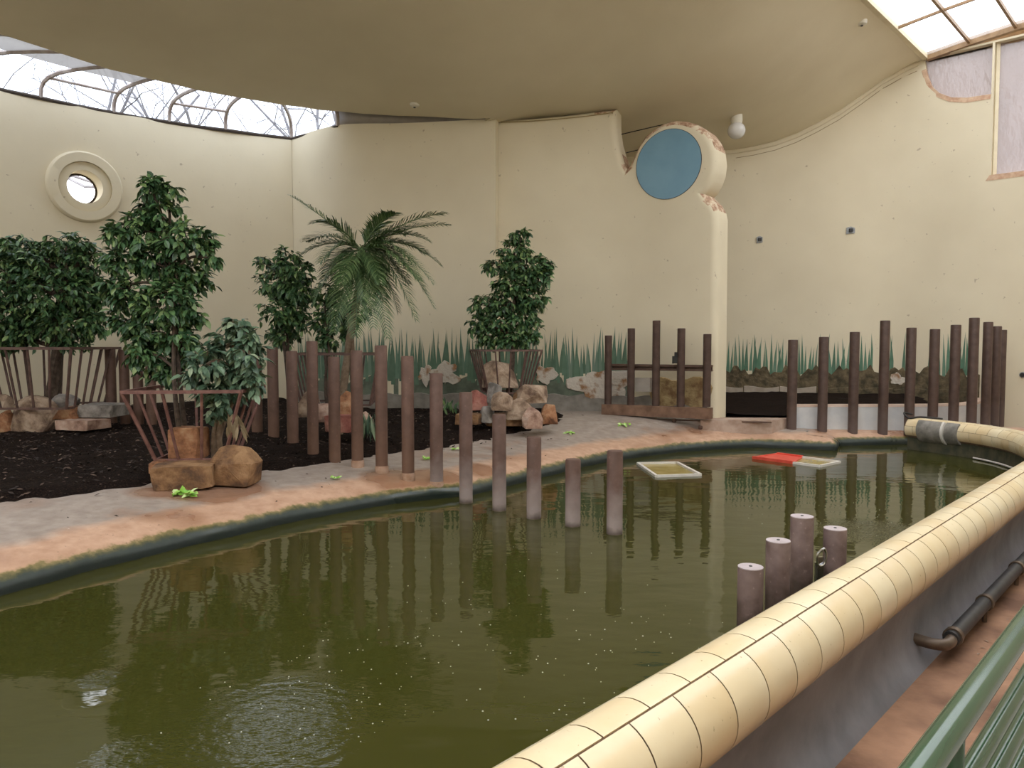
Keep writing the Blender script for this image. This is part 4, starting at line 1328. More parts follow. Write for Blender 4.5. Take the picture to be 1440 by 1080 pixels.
mb = MB(); mb.beam(a, b_, 0.22, 0.24); adopt(mb.build('bottom_beam', M['gatebeam']), gate)
mb = MB()
for yy, hh in ((514, 0.05), (520, 0.03)):
    a1, b1 = at(861, yy, gx(861) + 0.13), at(1002, yy, gx(1002) + 0.13)
    a1.z = b1.z = (a1.z + b1.z) / 2
    mb.beam(a1, b1, 0.10, hh)
adopt(mb.build('middle_rail', M['gate']), gate)
a1, b1 = at(861, 517, gx(861) + 0.16), at(1002, 517, gx(1002) + 0.16); a1.z = b1.z = (a1.z + b1.z) / 2
mb = MB(); mb.beam(a1, b1, 0.02, 0.14); adopt(mb.build('rail_web', M['gate']), gate)
lk = at(949, 506, gx(949) - 0.05)
mb = MB(); mb.box(lk, (0.10, 0.10, 0.16)); mb.box(lk + Vector((0.02, 0, 0.12)), (0.05, 0.06, 0.1)); adopt(mb.build('lock_box', M['wire']), gate)
q = at(905, 541, gx(905) + 0.22)
mb = MB(); mb.box(q, (0.38, 0.10, 0.32), math.radians(-36)); adopt(mb.build('grey_panel', simple('grey_panel', (0.36, 0.32, 0.27), (0.42, 0.38, 0.33), 5)), gate)
for x in (858, 948, 985):
    q = at(x, 586, gx(x)); mb = MB(); mb.lathe([(0.04, 0), (0.05, 0.02), (0.05, 0.06), (0.04, 0.08)], 12, (q.x, q.y, bank_z(q.x, q.y))); adopt(mb.build('roller', M['gate']), gate)
# concrete ledge with the gate track
M['ledge'] = simple('worn_ledge', (0.33, 0.22, 0.16), (0.48, 0.37, 0.30), 3.5, 0.8, 12, 0.4, 0.02)
mb = MB()
A_, B_, C_, D_ = at(985, 590, 16.75), at(1086, 599, 16.65), at(1113, 590, 17.25), at(1000, 583, 17.35)
zt = 0.56
vs = [Vector((q.x, q.y, z)) for z in (0.1, zt) for q in (A_, B_, C_, D_)]
mb.add(vs, [(0, 1, 5, 4), (1, 2, 6, 5), (2, 3, 7, 6), (3, 0, 4, 7), (4, 5, 6, 7)])
o = mb.build('trim_5', M['ledge']); struct(o, 'worn concrete ledge carrying the gate track beside the mulch', 'trim')
mb = MB(); mb.beam(at(850, 588, 17.55), at(1085, 594, 16.55), 0.06, 0.03); o = mb.build('gate_track', M['gate']); adopt(o, bpy.data.objects['trim_5'])
# kerb wall behind the right hand posts
M['kerb'] = simple('bluish_white_render', (0.58, 0.59, 0.60), (0.68, 0.68, 0.67), 2.5, 0.7, 12, 0.25, 0.02)
M['kerbtop'] = simple('worn_kerb_top', (0.52, 0.36, 0.27), (0.58, 0.46, 0.38), 4, 0.8)
kpts = catmull([at(1112, 590, 17.22), at(1200, 590, 17.24), at(1290, 590, 17.28), at(1345, 590, 17.5), at(1375, 590, 18.1), at(1380, 590, 19.0), at(1376, 590, 20.0)], 5)
KP = Path([(q.x, q.y) for q in kpts])
mb = MB(); n = 40
us_ = np.linspace(0, KP.len, n + 1)
sec = [(0, 0.05), (0, 0.82), (0.03, 0.85), (0.22, 0.85), (0.25, 0.82), (0.25, 0.05)]
mb.add([KP.at(u, z, w) for u in us_ for w, z in sec], [(i * 6 + j, i * 6 + j + 1, (i + 1) * 6 + j + 1, (i + 1) * 6 + j) for i in range(n) for j in range(5)] + [(0, 1, 2, 3, 4, 5), tuple(n * 6 + j for j in range(6))])
o = mb.build('trim_6', M['kerb']); struct(o, 'curved bluish white kerb wall behind the right-hand posts', 'trim')
mb = MB(); mb.add([KP.at(u, z, w) for u in us_ for w, z in ((-0.005, 0.81), (0.02, 0.86), (0.23, 0.86), (0.255, 0.81))], [(i * 4 + j, i * 4 + j + 1, (i + 1) * 4 + j + 1, (i + 1) * 4 + j) for i in range(n) for j in range(3)])
mb.build('worn_top', M['kerbtop'], o)

# ------------------------------------------------------------------ rocks
def rock_mat(name, a, b_, c_):
    m, nt, N, L, b = new_mat(name)
    p = pos(N)
    c = ramp(N, L, noise(N, L, p, 3.5, 6, 0.62), [(0.36, a), (0.5, b_), (0.62, c_)])
    L.new(c, b.inputs['Base Color'])
    b.inputs['Roughness'].default_value = 0.8
    bump(N, L, noise(N, L, p, 9, 7, 0.65), 0.8, 0.05, b)
    return m
RK = {'tan': rock_mat('tan_rock', (0.14, 0.085, 0.055), (0.34, 0.24, 0.165), (0.50, 0.38, 0.28)),
      'orange': rock_mat('orange_rock', (0.13, 0.055, 0.025), (0.33, 0.15, 0.07), (0.45, 0.27, 0.15)),
      'brown': rock_mat('brown_rock', (0.09, 0.045, 0.022), (0.22, 0.115, 0.05), (0.33, 0.19, 0.09)),
      'red': rock_mat('red_rock', (0.20, 0.06, 0.045), (0.34, 0.12, 0.09), (0.42, 0.20, 0.15)),
      'grey': rock_mat('grey_rock', (0.13, 0.115, 0.10), (0.26, 0.235, 0.21), (0.36, 0.33, 0.30)),
      'pink': rock_mat('pinkish_rock', (0.22, 0.12, 0.085), (0.42, 0.27, 0.20), (0.54, 0.40, 0.32))}
def rock(px, py, wpx, hpx, Y, col, label, group, seed, flat=1.0, depth=None, npt=14):
    """angular stone: a ball cut by random planes; px,py = middle of its visible face"""
    rg = random.Random(seed)
    c = at(px, py, Y); s_ = Y / F
    rx, rz = wpx * s_ / 2, hpx * s_ / 2
    ry = depth or min(max(rx, rz) * 0.85, 0.5)
    bm = bmesh.new()
    if flat < 1:      # blocky stone
        for sx in (-1, 1):
            for sy in (-1, 1):
                for sz in (-1, 1):
                    bm.verts.new((sx * rg.uniform(0.8, 1), sy * rg.uniform(0.75, 1), sz * rg.uniform(0.78, 1)))
                    bm.verts.new((sx * rg.uniform(0.55, 0.8), sy * rg.uniform(0.8, 1), sz * rg.uniform(0.85, 1)))
    else:
        for sx, sy in ((-1, -1), (1, -1), (1, 1), (-1, 1)):
            bm.verts.new((sx * rg.uniform(0.6, 0.85), sy * rg.uniform(0.6, 0.8), -rg.uniform(0.85, 1.0)))
        for k in range(npt):
            v = Vector((rg.gauss(0, 1), rg.gauss(0, 1), rg.gauss(0, 1))).normalized()
            bm.verts.new(v * rg.uniform(0.86, 1.0))
    bmesh.ops.convex_hull(bm, input=bm.verts)
    bmesh.ops.delete(bm, geom=[v for v in bm.verts if not v.link_faces], context='VERTS')
    bmesh.ops.dissolve_limit(bm, angle_limit=math.radians(14), verts=bm.verts, edges=bm.edges)
    bmesh.ops.bevel(bm, geom=list(bm.edges), offset=0.10, segments=2, profile=0.6, affect='EDGES', clamp_overlap=True)
    bmesh.ops.triangulate(bm, faces=bm.faces)
    bmesh.ops.subdivide_edges(bm, edges=[e_ for e_ in bm.edges if e_.calc_length() > 0.28], cuts=1, use_grid_fill=True)
    bmesh.ops.triangulate(bm, faces=bm.faces)
    for v in bm.verts:
        v.co *= 1 + 0.022 * rg.uniform(-1, 1)
    mx = [max(abs(v.co[i]) for v in bm.verts) for i in range(3)]
    for v in bm.verts:
        v.co = Vector((v.co.x / mx[0] * rx, v.co.y / mx[1] * ry, v.co.z / mx[2] * rz))
    me = bpy.data.meshes.new('rock'); bm.to_mesh(me); bm.free()
    me.materials.append(RK[col])
    o = bpy.data.objects.new('rock', me); C.objects.link(o)
    o.location = c + Vector((0, ry * 0.35, -rz * 0.06))
    o.rotation_euler = (0, 0, rg.uniform(-0.25, 0.25))
    autosmooth(o, 28)
    tag(o, label, 'rock', group)
    return o
gA, gB, gC, gD = 'rocks around the tall ficus cage', 'rocks around the big caged bush', 'rocks under the palm', 'rock pile under the small caged ficus'
rock(257, 668, 90, 36, 9.75, 'brown', 'long flat brown block of stone in front of the rusty cage', gA, 1, 0.75, 0.36)
rock(327, 652, 74, 58, 10.0, 'brown', 'large rounded brown boulder next to the long flat block', gA, 2, npt=40)
rock(262, 622, 48, 48, 10.25, 'orange', 'squarish orange stone inside the rusty cage of the tall ficus', gA, 3, 0.85)
rock(223, 655, 32, 22, 10.0, 'orange', 'small orange stone behind the long flat block', gA, 4)
rock(43, 580, 66, 58, 14.0, 'tan', 'biggest tan boulder under the large caged bush', gB, 5, npt=26)
rock(97, 577, 38, 24, 14.1, 'orange', 'rounded orange stone wedged under the bush cage bars', gB, 6)
rock(140, 577, 56, 19, 14.2, 'grey', 'flat grey slab of rock beside the bush cage', gB, 7, 0.7)
rock(112, 597, 58, 15, 13.8, 'pink', 'long low pinkish stone lying on the mulch before the grey slab', gB, 8, 0.8)
rock(3, 592, 30, 46, 13.9, 'orange', 'reddish orange stone on the outer side of the biggest boulder', gB, 9)
rock(2, 563, 26, 22, 14.2, 'tan', 'tan stone stacked on the reddish orange stone', gB, 10)
rock(84, 562, 44, 20, 14.5, 'grey', 'greyish stone inside the big bush cage', gB, 11)
rock(432, 566, 36, 40, 13.6, 'tan', 'tan stone at the foot of the palm, next to its back ficus', gC, 12)
rock(458, 576, 38, 34, 13.4, 'pink', 'pinkish stone at the foot of the palm trunk', gC, 13)
rock(487, 566, 26, 36, 13.4, 'orange', 'upright orange stone under the palm', gC, 14)
rock(482, 595, 44, 24, 13.1, 'red', 'low reddish stone lying before the palm', gC, 15, 0.85)
rock(516, 590, 24, 26, 13.3, 'pink', 'small pale stone on the pool side of the palm', gC, 16)
rock(673, 560, 30, 32, 15.3, 'red', 'red stone on the pile under the small caged ficus', gD, 17)
rock(686, 580, 22, 28, 15.0, 'grey', 'grey stone standing below the red one', gD, 18)
rock(706, 562, 32, 30, 14.85, 'tan', 'orange-flecked tan stone tilted on the front of the pile', gD, 19)
rock(729, 573, 38, 34, 15.1, 'tan', 'broad tan stone in the middle of the pile', gD, 20)
rock(748, 586, 32, 32, 14.8, 'pink', 'pinkish stone at the front foot of the pile', gD, 21)
rock(772, 580, 24, 34, 15.1, 'orange', 'orange stone at the end of the pile towards the gate', gD, 22)
rock(750, 549, 48, 34, 15.3, 'tan', 'large tan stone leaning high on the gate side of the pile', gD, 23)
rock(703, 523, 50, 44, 15.7, 'tan', 'layered tan stone inside the small ficus cage', gD, 24)
rock(694, 550, 24, 32, 15.35, 'grey', 'dark stone under the cage bars between red and tan stones', gD, 25)
rock(733, 556, 24, 26, 15.35, 'brown', 'brown stone tucked in the shadow below the cage', gD, 26)
rock(660, 589, 38, 15, 14.9, 'brown', 'small low brown stone beside the pile on the mulch', gD, 27, 0.8)
rock(710, 590, 60, 16, 15.3, 'brown', 'half buried brown stone at the base of the pile', gD, 28, 0.8)

# ------------------------------------------------------------------ cages
M['iron'] = simple('rusty_iron', (0.075, 0.045, 0.037), (0.15, 0.085, 0.068), 9, 0.6)
M['iron_red'] = simple('reddish_rusty_iron', (0.13, 0.06, 0.05), (0.22, 0.11, 0.09), 9, 0.6)
def cage(c, top, bot, zt, zb, nb, mat, label, rot=0.0, rr=0.018):
    """flared square basket: rim, foot ring and bars"""
    e = empty('tree_cage', (c[0], c[1], zb), label, 'cage')
    def sq(h, z): return [Vector((c[0] + (x * math.cos(rot) - y * math.sin(rot)) * h, c[1] + (x * math.sin(rot) + y * math.cos(rot)) * h, z)) for x, y in ((-1, -1), (1, -1), (1, 1), (-1, 1))]
    T, B = sq(top, zt), sq(bot, zb)
    mb = MB()
    for i in range(4): mb.beam(T[i], T[(i + 1) % 4], rr * 2.2, rr * 2.2)
    adopt(mb.build('rim', mat), e)
    mb = MB()
    for i in range(4): mb.beam(B[i], B[(i + 1) % 4], rr * 1.8, rr * 1.8)
    adopt(mb.build('foot_ring', mat), e)
    for i in range(4):
        for k in range(nb):
            t = k / nb
            a, b_ = T[i].lerp(T[(i + 1) % 4], t), B[i].lerp(B[(i + 1) % 4], t)
            mb = MB(); mb.tube([a, b_], rr * (1.25 if k == 0 else 1.0), 6)
            adopt(autosmooth(mb.build('bar', mat)), e)
    return e
q = at(280, 600, 10.55)
cage((q.x, q.y), 0.74, 0.44, at(195, 551, 9.85).z, at(250, 650, 9.9).z, 3, M['iron_red'], 'flared reddish iron cage around the tall ficus and its neighbour', 0.12, 0.02)
q = at(66, 530, 14.5)
cage((q.x, q.y), 0.95, 0.72, at(66, 490, 13.6).z, at(66, 574, 13.9).z, 5, M['iron'], 'wide dark iron cage around the big bush by the porthole wall', 0.05, 0.022)
q = at(478, 530, 14.2)
cage((q.x, q.y), 0.78, 0.6, at(478, 498, 13.5).z, at(478, 570, 13.6).z, 4, M['iron'], 'dark iron cage around the palm behind the diagonal posts', 0.1)
q = at(710, 530, 15.95)
cage((q.x, q.y), 0.64, 0.42, at(710, 493, 15.4).z, at(712, 553, 15.5).z, 4, M['iron'], 'small flared iron cage of the ficus above the rock pile', 0.2)

# ------------------------------------------------------------------ ficus trees and palm
def leaf_mat(name, stops, back):
    m, nt, N, L, b = new_mat(name)
    isl = N.new('ShaderNodeNewGeometry').outputs['Random Per Island']
    L.new(ramp(N, L, isl, stops), b.inputs['Base Color'])
    b.inputs['Roughness'].default_value = 0.38
    b.inputs['Specular IOR Level'].default_value = 0.45
    return m
M['leaf'] = leaf_mat('ficus_leaf', [(0.0, (0.025, 0.066, 0.026)), (0.45, (0.058, 0.128, 0.052)), (0.8, (0.105, 0.195, 0.07)), (1.0, (0.21, 0.30, 0.11))], None)
M['leaf_p'] = leaf_mat('pale_ficus_leaf', [(0.0, (0.035, 0.075, 0.045)), (0.4, (0.09, 0.155, 0.095)), (0.8, (0.16, 0.25, 0.15)), (1.0, (0.27, 0.33, 0.21))], None)
M['leaf_dry'] = leaf_mat('withered_leaf', [(0.0, (0.10, 0.07, 0.035)), (0.6, (0.22, 0.17, 0.10)), (1.0, (0.36, 0.30, 0.20))], None)
M['bark'] = simple('brown_bark', (0.05, 0.035, 0.025), (0.11, 0.08, 0.06), 14, 0.9, 20, 0.5, 0.02)
M['barkp'] = simple('pale_bark', (0.16, 0.11, 0.07), (0.28, 0.21, 0.15), 10, 0.9, 20, 0.5, 0.02)
def leaf_into(mb, p, d, up, L_, W_, fold=0.25, droop=0.25):
    """one folded pointed leaf: 8 vertices, 6 faces"""
    d = d.normalized()
    s = d.cross(up)
    s = s.normalized() if s.length > 1e-4 else d.orthogonal().normalized()
    n = s.cross(d)
    mid = lambda t: p + d * (L_ * t) - n * (droop * L_ * t * t)
    e = lambda t, k: mid(t) + s * (k * W_) + n * (abs(k) * W_ * fold)
    vs = [mid(0), e(0.35, -0.8), e(0.68, -0.72), mid(1.0), e(0.68, 0.72), e(0.35, 0.8), mid(0.35), mid(0.68)]
    mb.add(vs, [(0, 6, 1), (6, 7, 2, 1), (7, 3, 2), (0, 5, 6), (6, 5, 4, 7), (7, 4, 3)])
def ficus(name, clumps, Y, base, mat, label, group, leaf=0.12, dens=1.0, seed=0, ydepth=0.8, trunk_r=0.035, nstem=2, barkm='bark', dry=0):
    """clumps: (px, py, rx_px, ry_px) blobs of foliage at depth Y; leaves hang from twigs"""
    rg = random.Random(seed)
    root = empty('ficus_tree', base, label, 'tree', group)
    s_ = Y / F
    mb, wood, twigs = MB(), MB(), MB()
    cs = []
    for (px, py, rx, ry) in clumps:
        c = at(px, py, Y + rg.uniform(-0.15, 0.15)); cs.append((c, rx * s_, ry * s_))
    top = max(cs, key=lambda k: k[0].z)[0]
    stems = []
    for k in range(nstem):
        b0 = Vector(base) + Vector((rg.uniform(-0.15, 0.15), rg.uniform(-0.1, 0.1), -0.05))
        pts = [b0]
        for t in (0.3, 0.6, 0.85):
            pts.append(b0.lerp(top, t) + Vector((rg.uniform(-0.10, 0.10), rg.uniform(-0.08, 0.08), 0)))
        sm = catmull(pts, 4); stems.append(sm)
        wood.tube(sm, [trunk_r * (1 - 0.7 * i / len(sm)) for i in range(len(sm))], 7)
    adopt(autosmooth(wood.build('trunk', M[barkm])), root)
    for c, ra, rb in cs:
        near_ = min((q for sm in stems for q in sm), key=lambda q: (q - c).length + 0.5 * max(0, q.z - c.z))
        twigs.tube(catmull([near_, near_.lerp(c, 0.5) + Vector((0, 0, 0.08)), c], 3), [trunk_r * 0.5] * 6 + [trunk_r * 0.25], 5)
        ntw = max(6, int(50 * dens * (ra * rb) / 0.12))
        for t in range(ntw):
            # a twig from inside the clump outwards, then drooping
            while True:
                v = Vector((rg.uniform(-1, 1), rg.uniform(-1, 1), rg.uniform(-1, 1)))
                if 0.05 < v.length < 1: break
            v = v.normalized() * (v.length ** 0.45)
            tip = c + Vector((v.x * ra, v.y * ra * ydepth, v.z * rb))
            st = c + Vector((v.x * ra * 0.35, v.y * ra * 0.3, v.z * rb * 0.4 + 0.04))
            dirv = (tip - st)
            if rg.random() < 0.5: twigs.tube([st, st.lerp(tip, 0.55) + Vector((0, 0, 0.03)), tip], [0.007, 0.005, 0.003], 3, cap=False)
            nl = rg.randint(6, 9)
            for k in range(nl):
                f = 0.25 + 0.8 * k / nl
                p0 = st.lerp(tip, f) + Vector((0, 0, 0.03 * math.sin(f * 3)))
                az = rg.uniform(0, 2 * PI)
                dd = dirv.normalized() * 0.6 + Vector((math.cos(az), math.sin(az), 0)) * 0.75 + Vector((0, 0, rg.uniform(-0.95, 0.25)))
                Lf = leaf * rg.uniform(0.75, 1.3)
                leaf_into(mb, p0, dd, Vector((rg.gauss(0, 0.35), rg.gauss(-0.2, 0.35), 1)), Lf, Lf * 0.29, rg.uniform(0.1, 0.5), rg.uniform(0.05, 0.5))
    o = adopt(mb.build('foliage', mat, fix=False), root); tag(o, kind='stuff')
    o = adopt(twigs.build('twigs', M[barkm]), root); tag(o, kind='stuff')
    return root
gF = 'ficus trees on the mulch'
b0 = at(262, 640, 10.4)
ficus('tall', [(212, 268, 22, 22), (237, 272, 20, 22), (225, 305, 34, 30), (262, 338, 42, 28), (195, 330, 42, 30), (172, 372, 34, 26), (222, 372, 46, 34), (272, 392, 34, 26), (190, 420, 36, 30), (238, 428, 44, 34), (212, 468, 44, 32), (254, 478, 34, 30), (232, 520, 30, 24), (160, 408, 22, 16), (285, 340, 20, 18), (180, 450, 30, 26), (200, 500, 26, 24), (262, 445, 30, 26), (268, 500, 22, 22), (292, 362, 18, 14), (165, 335, 20, 16)],
      10.6, (b0.x, b0.y, mulch_z(b0.x, b0.y)), M['leaf'], 'tall slender ficus rising from the reddish cage', gF, 0.125, 1.1, 1, trunk_r=0.04, nstem=3)
b0 = at(312, 640, 10.6)
ficus('pale', [(335, 462, 22, 16), (318, 490, 44, 24), (352, 500, 28, 26), (290, 512, 34, 24), (340, 535, 34, 26), (300, 545, 34, 22), (275, 530, 20, 18), (360, 540, 18, 20), (318, 560, 30, 22), (345, 480, 24, 20), (300, 580, 18, 14)],
      10.15, (b0.x, b0.y, mulch_z(b0.x, b0.y)), M['leaf_p'], 'pale grey-green low ficus beside the tall one', gF, 0.14, 0.8, 2, trunk_r=0.05, nstem=3, barkm='barkp')
b0 = at(66, 575, 14.6)
ficus('bush', [(95, 345, 40, 18), (30, 352, 44, 20), (-20, 360, 30, 24), (60, 375, 62, 34), (115, 372, 36, 30), (5, 395, 50, 36), (75, 415, 62, 36), (125, 415, 32, 32), (15, 440, 52, 34), (95, 455, 50, 30), (45, 468, 50, 26), (130, 455, 22, 24), (-5, 475, 40, 26), (100, 482, 30, 14)],
      14.3, (b0.x, b0.y, mulch_z(b0.x, b0.y)), M['leaf'], 'big dense dark ficus bush in the wide cage', gF, 0.125, 1.0, 3, trunk_r=0.09, nstem=4)
b0 = at(402, 580, 14.6)
ficus('back', [(402, 366, 24, 16), (415, 385, 32, 20), (390, 400, 34, 24), (418, 412, 30, 26), (392, 440, 32, 26), (415, 450, 26, 24), (398, 475, 28, 18), (372, 370, 16, 10)],
      14.4, (b0.x, b0.y, mulch_z(b0.x, b0.y)), M['leaf'], 'dark narrow ficus standing behind the diagonal posts', gF, 0.11, 1.1, 4, trunk_r=0.05)
b0 = at(468, 575, 14.1)
ficus('under', [(458, 415, 26, 20), (470, 440, 28, 22), (455, 455, 22, 18), (488, 455, 22, 22), (470, 478, 26, 16), (505, 440, 16, 18)],
      14.1, (b0.x, b0.y, mulch_z(b0.x, b0.y)), M['leaf'], 'small dark ficus growing under the palm fronds', gF, 0.11, 0.9, 5, trunk_r=0.04)
b0 = at(712, 560, 15.9)
ficus('right', [(732, 334, 16, 14), (722, 355, 30, 18), (700, 375, 24, 14), (745, 378, 36, 22), (758, 392, 24, 20), (725, 400, 36, 24), (748, 420, 26, 22), (712, 428, 36, 22), (680, 430, 24, 16), (700, 455, 32, 20), (735, 450, 26, 20), (690, 475, 26, 16), (725, 478, 32, 16), (672, 460, 16, 18), (752, 470, 14, 14)],
      15.9, (b0.x, b0.y, 0.75), M['leaf'], 'ficus with an irregular crown in the small cage on the rock pile', gF, 0.12, 0.95, 6, trunk_r=0.05)

# palm: trunk and pinnate fronds
M['frond'] = leaf_mat('palm_leaflet', [(0.0, (0.042, 0.085, 0.028)), (0.5, (0.085, 0.15, 0.055)), (1.0, (0.17, 0.24, 0.10))], None)
YP = 14.0
crown = at(508, 352, YP)
pb = at(476, 590, YP); pb.z = mulch_z(pb.x, pb.y)
palm = empty('palm_tree', pb, 'feathery palm with long arching fronds among the ficus trees', 'palm')
mb = MB(); sm = catmull([pb + Vector((0, 0, -0.1)), pb.lerp(crown, 0.4) + Vector((-0.02, 0, 0)), pb.lerp(crown, 0.8) + Vector((0.03, 0, 0)), crown], 7)
mb.tube(sm, [0.075 - 0.02 * math.sin(i * 1.9) * 0.4 - 0.015 * i / len(sm) for i in range(len(sm))], 9)
adopt(autosmooth(mb.build('trunk', M['barkp'])), palm)
pb2 = at(500, 590, YP + 0.1); pb2.z = mulch_z(pb2.x, pb2.y)
mb = MB(); mb.tube(catmull([pb2 + Vector((0, 0, -0.1)), pb2.lerp(at(492, 440, YP), 0.5), at(492, 440, YP)], 5), 0.055, 8); adopt(autosmooth(mb.build('second_stem', M['barkp'])), palm)
mb = MB()
for k in range(14):
    g = k * 2.4; a = crown + Vector((0, 0, -0.28 + 0.02 * k)); mb.tube([a, a + Vector((math.cos(g) * 0.10, math.sin(g) * 0.10, 0.16))], [0.035, 0.012], 5)
adopt(mb.build('crown_shaft', M['bark']), palm)
def frond(tip_px, tip_py, dy, arch_, mat, seed, lw=0.22, start=None):
    rg = random.Random(seed)
    tip = at(tip_px, tip_py, YP + dy)
    st = start or crown
    ctrl = st.lerp(tip, 0.5) + Vector((0, 0, arch_))
    pts = [st * (1 - t) ** 2 + ctrl * (2 * t * (1 - t)) + tip * t * t for t in np.linspace(0, 1, 26)]
    fr = MB(); fr.tube(pts[::2] + [pts[-1]], [0.014 * (1 - 0.85 * i / 13) for i in range(14)], 5)
    o = adopt(autosmooth(fr.build('frond', mat)), palm)
    lf = MB()
    n = 46
    for i in range(n):
        t = 0.14 + 0.86 * i / n
        k = t * 25; a = int(k); q = pts[a].lerp(pts[min(a + 1, 25)], k - a)
        d = (pts[min(a + 1, 25)] - pts[max(a - 1, 0)]).normalized()
        side = d.cross(Vector((0, 0, 1)))
        side = side.normalized() if side.length > 0.05 else Vector((1, 0, 0))
        upv = side.cross(d)
        ln = lw * 2.0 * (math.sin(PI * min(1, 0.18 + t * 0.8)) ** 0.6) * rg.uniform(0.85, 1.1)
        for sg in (-1, 1):
            dd = (d * 0.75 + side * sg * 0.8 + upv * rg.uniform(0.05, 0.4)).normalized()
            wv = dd.cross(upv).normalized() * 0.0105
            m1 = q + dd * ln * 0.5; m2 = q + dd * ln - Vector((0, 0, 0.22 * ln))
            lf.add([q - wv * 0.6, q + wv * 0.6, m1 + wv, m1 - wv, m2], [(0, 1, 2, 3), (3, 2, 4)])
    l_ = lf.build('leaflets', mat, fix=False)
    l_.parent = o
    tag(l_, kind='stuff')
fl = [(408, 275, 0.2, 0.12, 'frond'), (629, 300, -0.2, 0.28, 'frond'), (634, 317, 0.3, 0.30, 'frond'), (556, 300, -0.5, 0.25, 'frond'), (440, 314, -0.6, 0.35, 'frond'), (422, 360, -0.3, 0.35, 'frond'),
      (430, 340, 0.5, 0.35, 'frond'), (440, 430, -0.5, 0.55, 'frond'), (470, 470, -0.8, 0.6, 'frond'), (500, 475, -0.9, 0.45, 'frond'), (622, 375, 0.1, 0.55, 'frond'), (610, 400, -0.3, 0.6, 'frond'), (600, 358, 0.6, 0.4, 'frond'),
      (612, 435, -0.2, 0.75, 'frond'), (585, 452, -0.4, 0.8, 'frond'), (560, 440, 0.3, 0.7, 'frond'), (545, 478, -0.5, 0.8, 'frond'), (525, 462, -0.7, 0.6, 'frond'), (590, 395, -0.8, 0.5, 'frond'), (540, 425, 0.5, 0.5, 'frond'), (455, 395, 0.4, 0.5, 'frond'), (570, 330, 0.5, 0.35, 'frond'), (605, 340, 0.0, 0.42, 'frond'), (580, 370, -0.5, 0.5, 'frond'), (560, 385, 0.2, 0.5, 'frond'), (535, 400, -0.6, 0.45, 'frond'), (450, 370, -0.6, 0.4, 'frond'), (465, 420, 0.2, 0.5, 'frond'), (520, 440, -0.3, 0.5, 'frond'), (600, 415, 0.4, 0.7, 'frond'), (545, 315, 0.4, 0.2, 'frond'), (480, 400, -0.9, 0.4, 'frond'), (480, 440, -0.5, 0.4, 'frond'), (575, 400, 0.6, 0.5, 'frond')]
for i, (x, y, dy, ar, mt) in enumerate(fl):
    frond(x, y, dy, ar, M[mt], 100 + i)
# withered strands hanging in front of the palm rocks and green sprigs
def strands(name, px, py, Y, n, h_, w_, mat, label, cat, seed, down=True):
    rg = random.Random(seed); mb = MB()
    c = at(px, py, Y)
    for i in range(n):
        p0 = c + Vector((rg.uniform(-w_, w_), rg.uniform(-0.1, 0.1), rg.uniform(-0.1, 0.1)))
        leaf_into(mb, p0, Vector((rg.uniform(-0.5, 0.5), rg.uniform(-0.4, 0.1), -1 if down else 1)), Vector((0, -1, 0.2)), h_ * rg.uniform(0.5, 1.0), 0.028, 0.2, 0.2)
    o = mb.build(name, mat, fix=False)
    return tag(o, label, cat)
strands('withered_frond', 517, 585, 13.0, 26, 0.5, 0.14, M['leaf_p'], 'drooping greyish withered leaves hanging by the palm rocks', 'leaves', 1)
strands('green_sprigs', 632, 577, 16.2, 40, 0.22, 0.35, M['leaf'], 'low tuft of green sprigs at the foot of the back wall', 'plant', 2, False)
o = strands('dry_leaf_cluster', 330, 590, 9.95, 14, 0.32, 0.10, M['leaf_dry'], 'withered brown leaves hanging below the pale ficus', 'leaves', 3)

# lettuce scraps on the bank
M['lettuce'] = leaf_mat('lettuce', [(0.0, (0.18, 0.42, 0.04)), (0.5, (0.34, 0.60, 0.10)), (1.0, (0.62, 0.74, 0.36))], None)
def lettuce(px, py, size, label, seed):
    rg = random.Random(seed); mb = MB()
    c = onbank(px, py); size *= 1.5
    for i in range(int(9 + size * 40)):
        a = rg.uniform(0, 6.28); r = size * 0.55 * rg.random() ** 0.6
        p0 = c + Vector((r * math.cos(a), r * 0.5 * math.sin(a), 0.015))
        leaf_into(mb, p0, Vector((rg.uniform(-1, 1), rg.uniform(-1, 0.5), rg.uniform(0.0, 0.7))), Vector((rg.gauss(0, 0.4), -0.5, 1)), size * rg.uniform(0.35, 0.6), size * 0.18, 0.4, 0.3)
    return tag(mb.build('lettuce_leaf', M['lettuce'], fix=False), label, 'lettuce', 'lettuce scraps on the bank')
lettuce(260, 698, 0.16, 'largest crumpled lettuce leaf lying before the long flat block', 1)
lettuce(472, 674, 0.08, 'small lettuce scrap on the bank near the middle of the diagonal posts', 2)
lettuce(598, 647, 0.09, 'lettuce scrap between two land posts at the mulch edge', 3)
lettuce(640, 633, 0.08, 'pale lettuce scrap at the mulch edge behind the water posts', 4)
lettuce(800, 610, 0.11, 'lettuce leaf on bare concrete midway between rock pile and pool', 5)
lettuce(878, 599, 0.12, 'lettuce leaf on the concrete in front of the gate', 6)

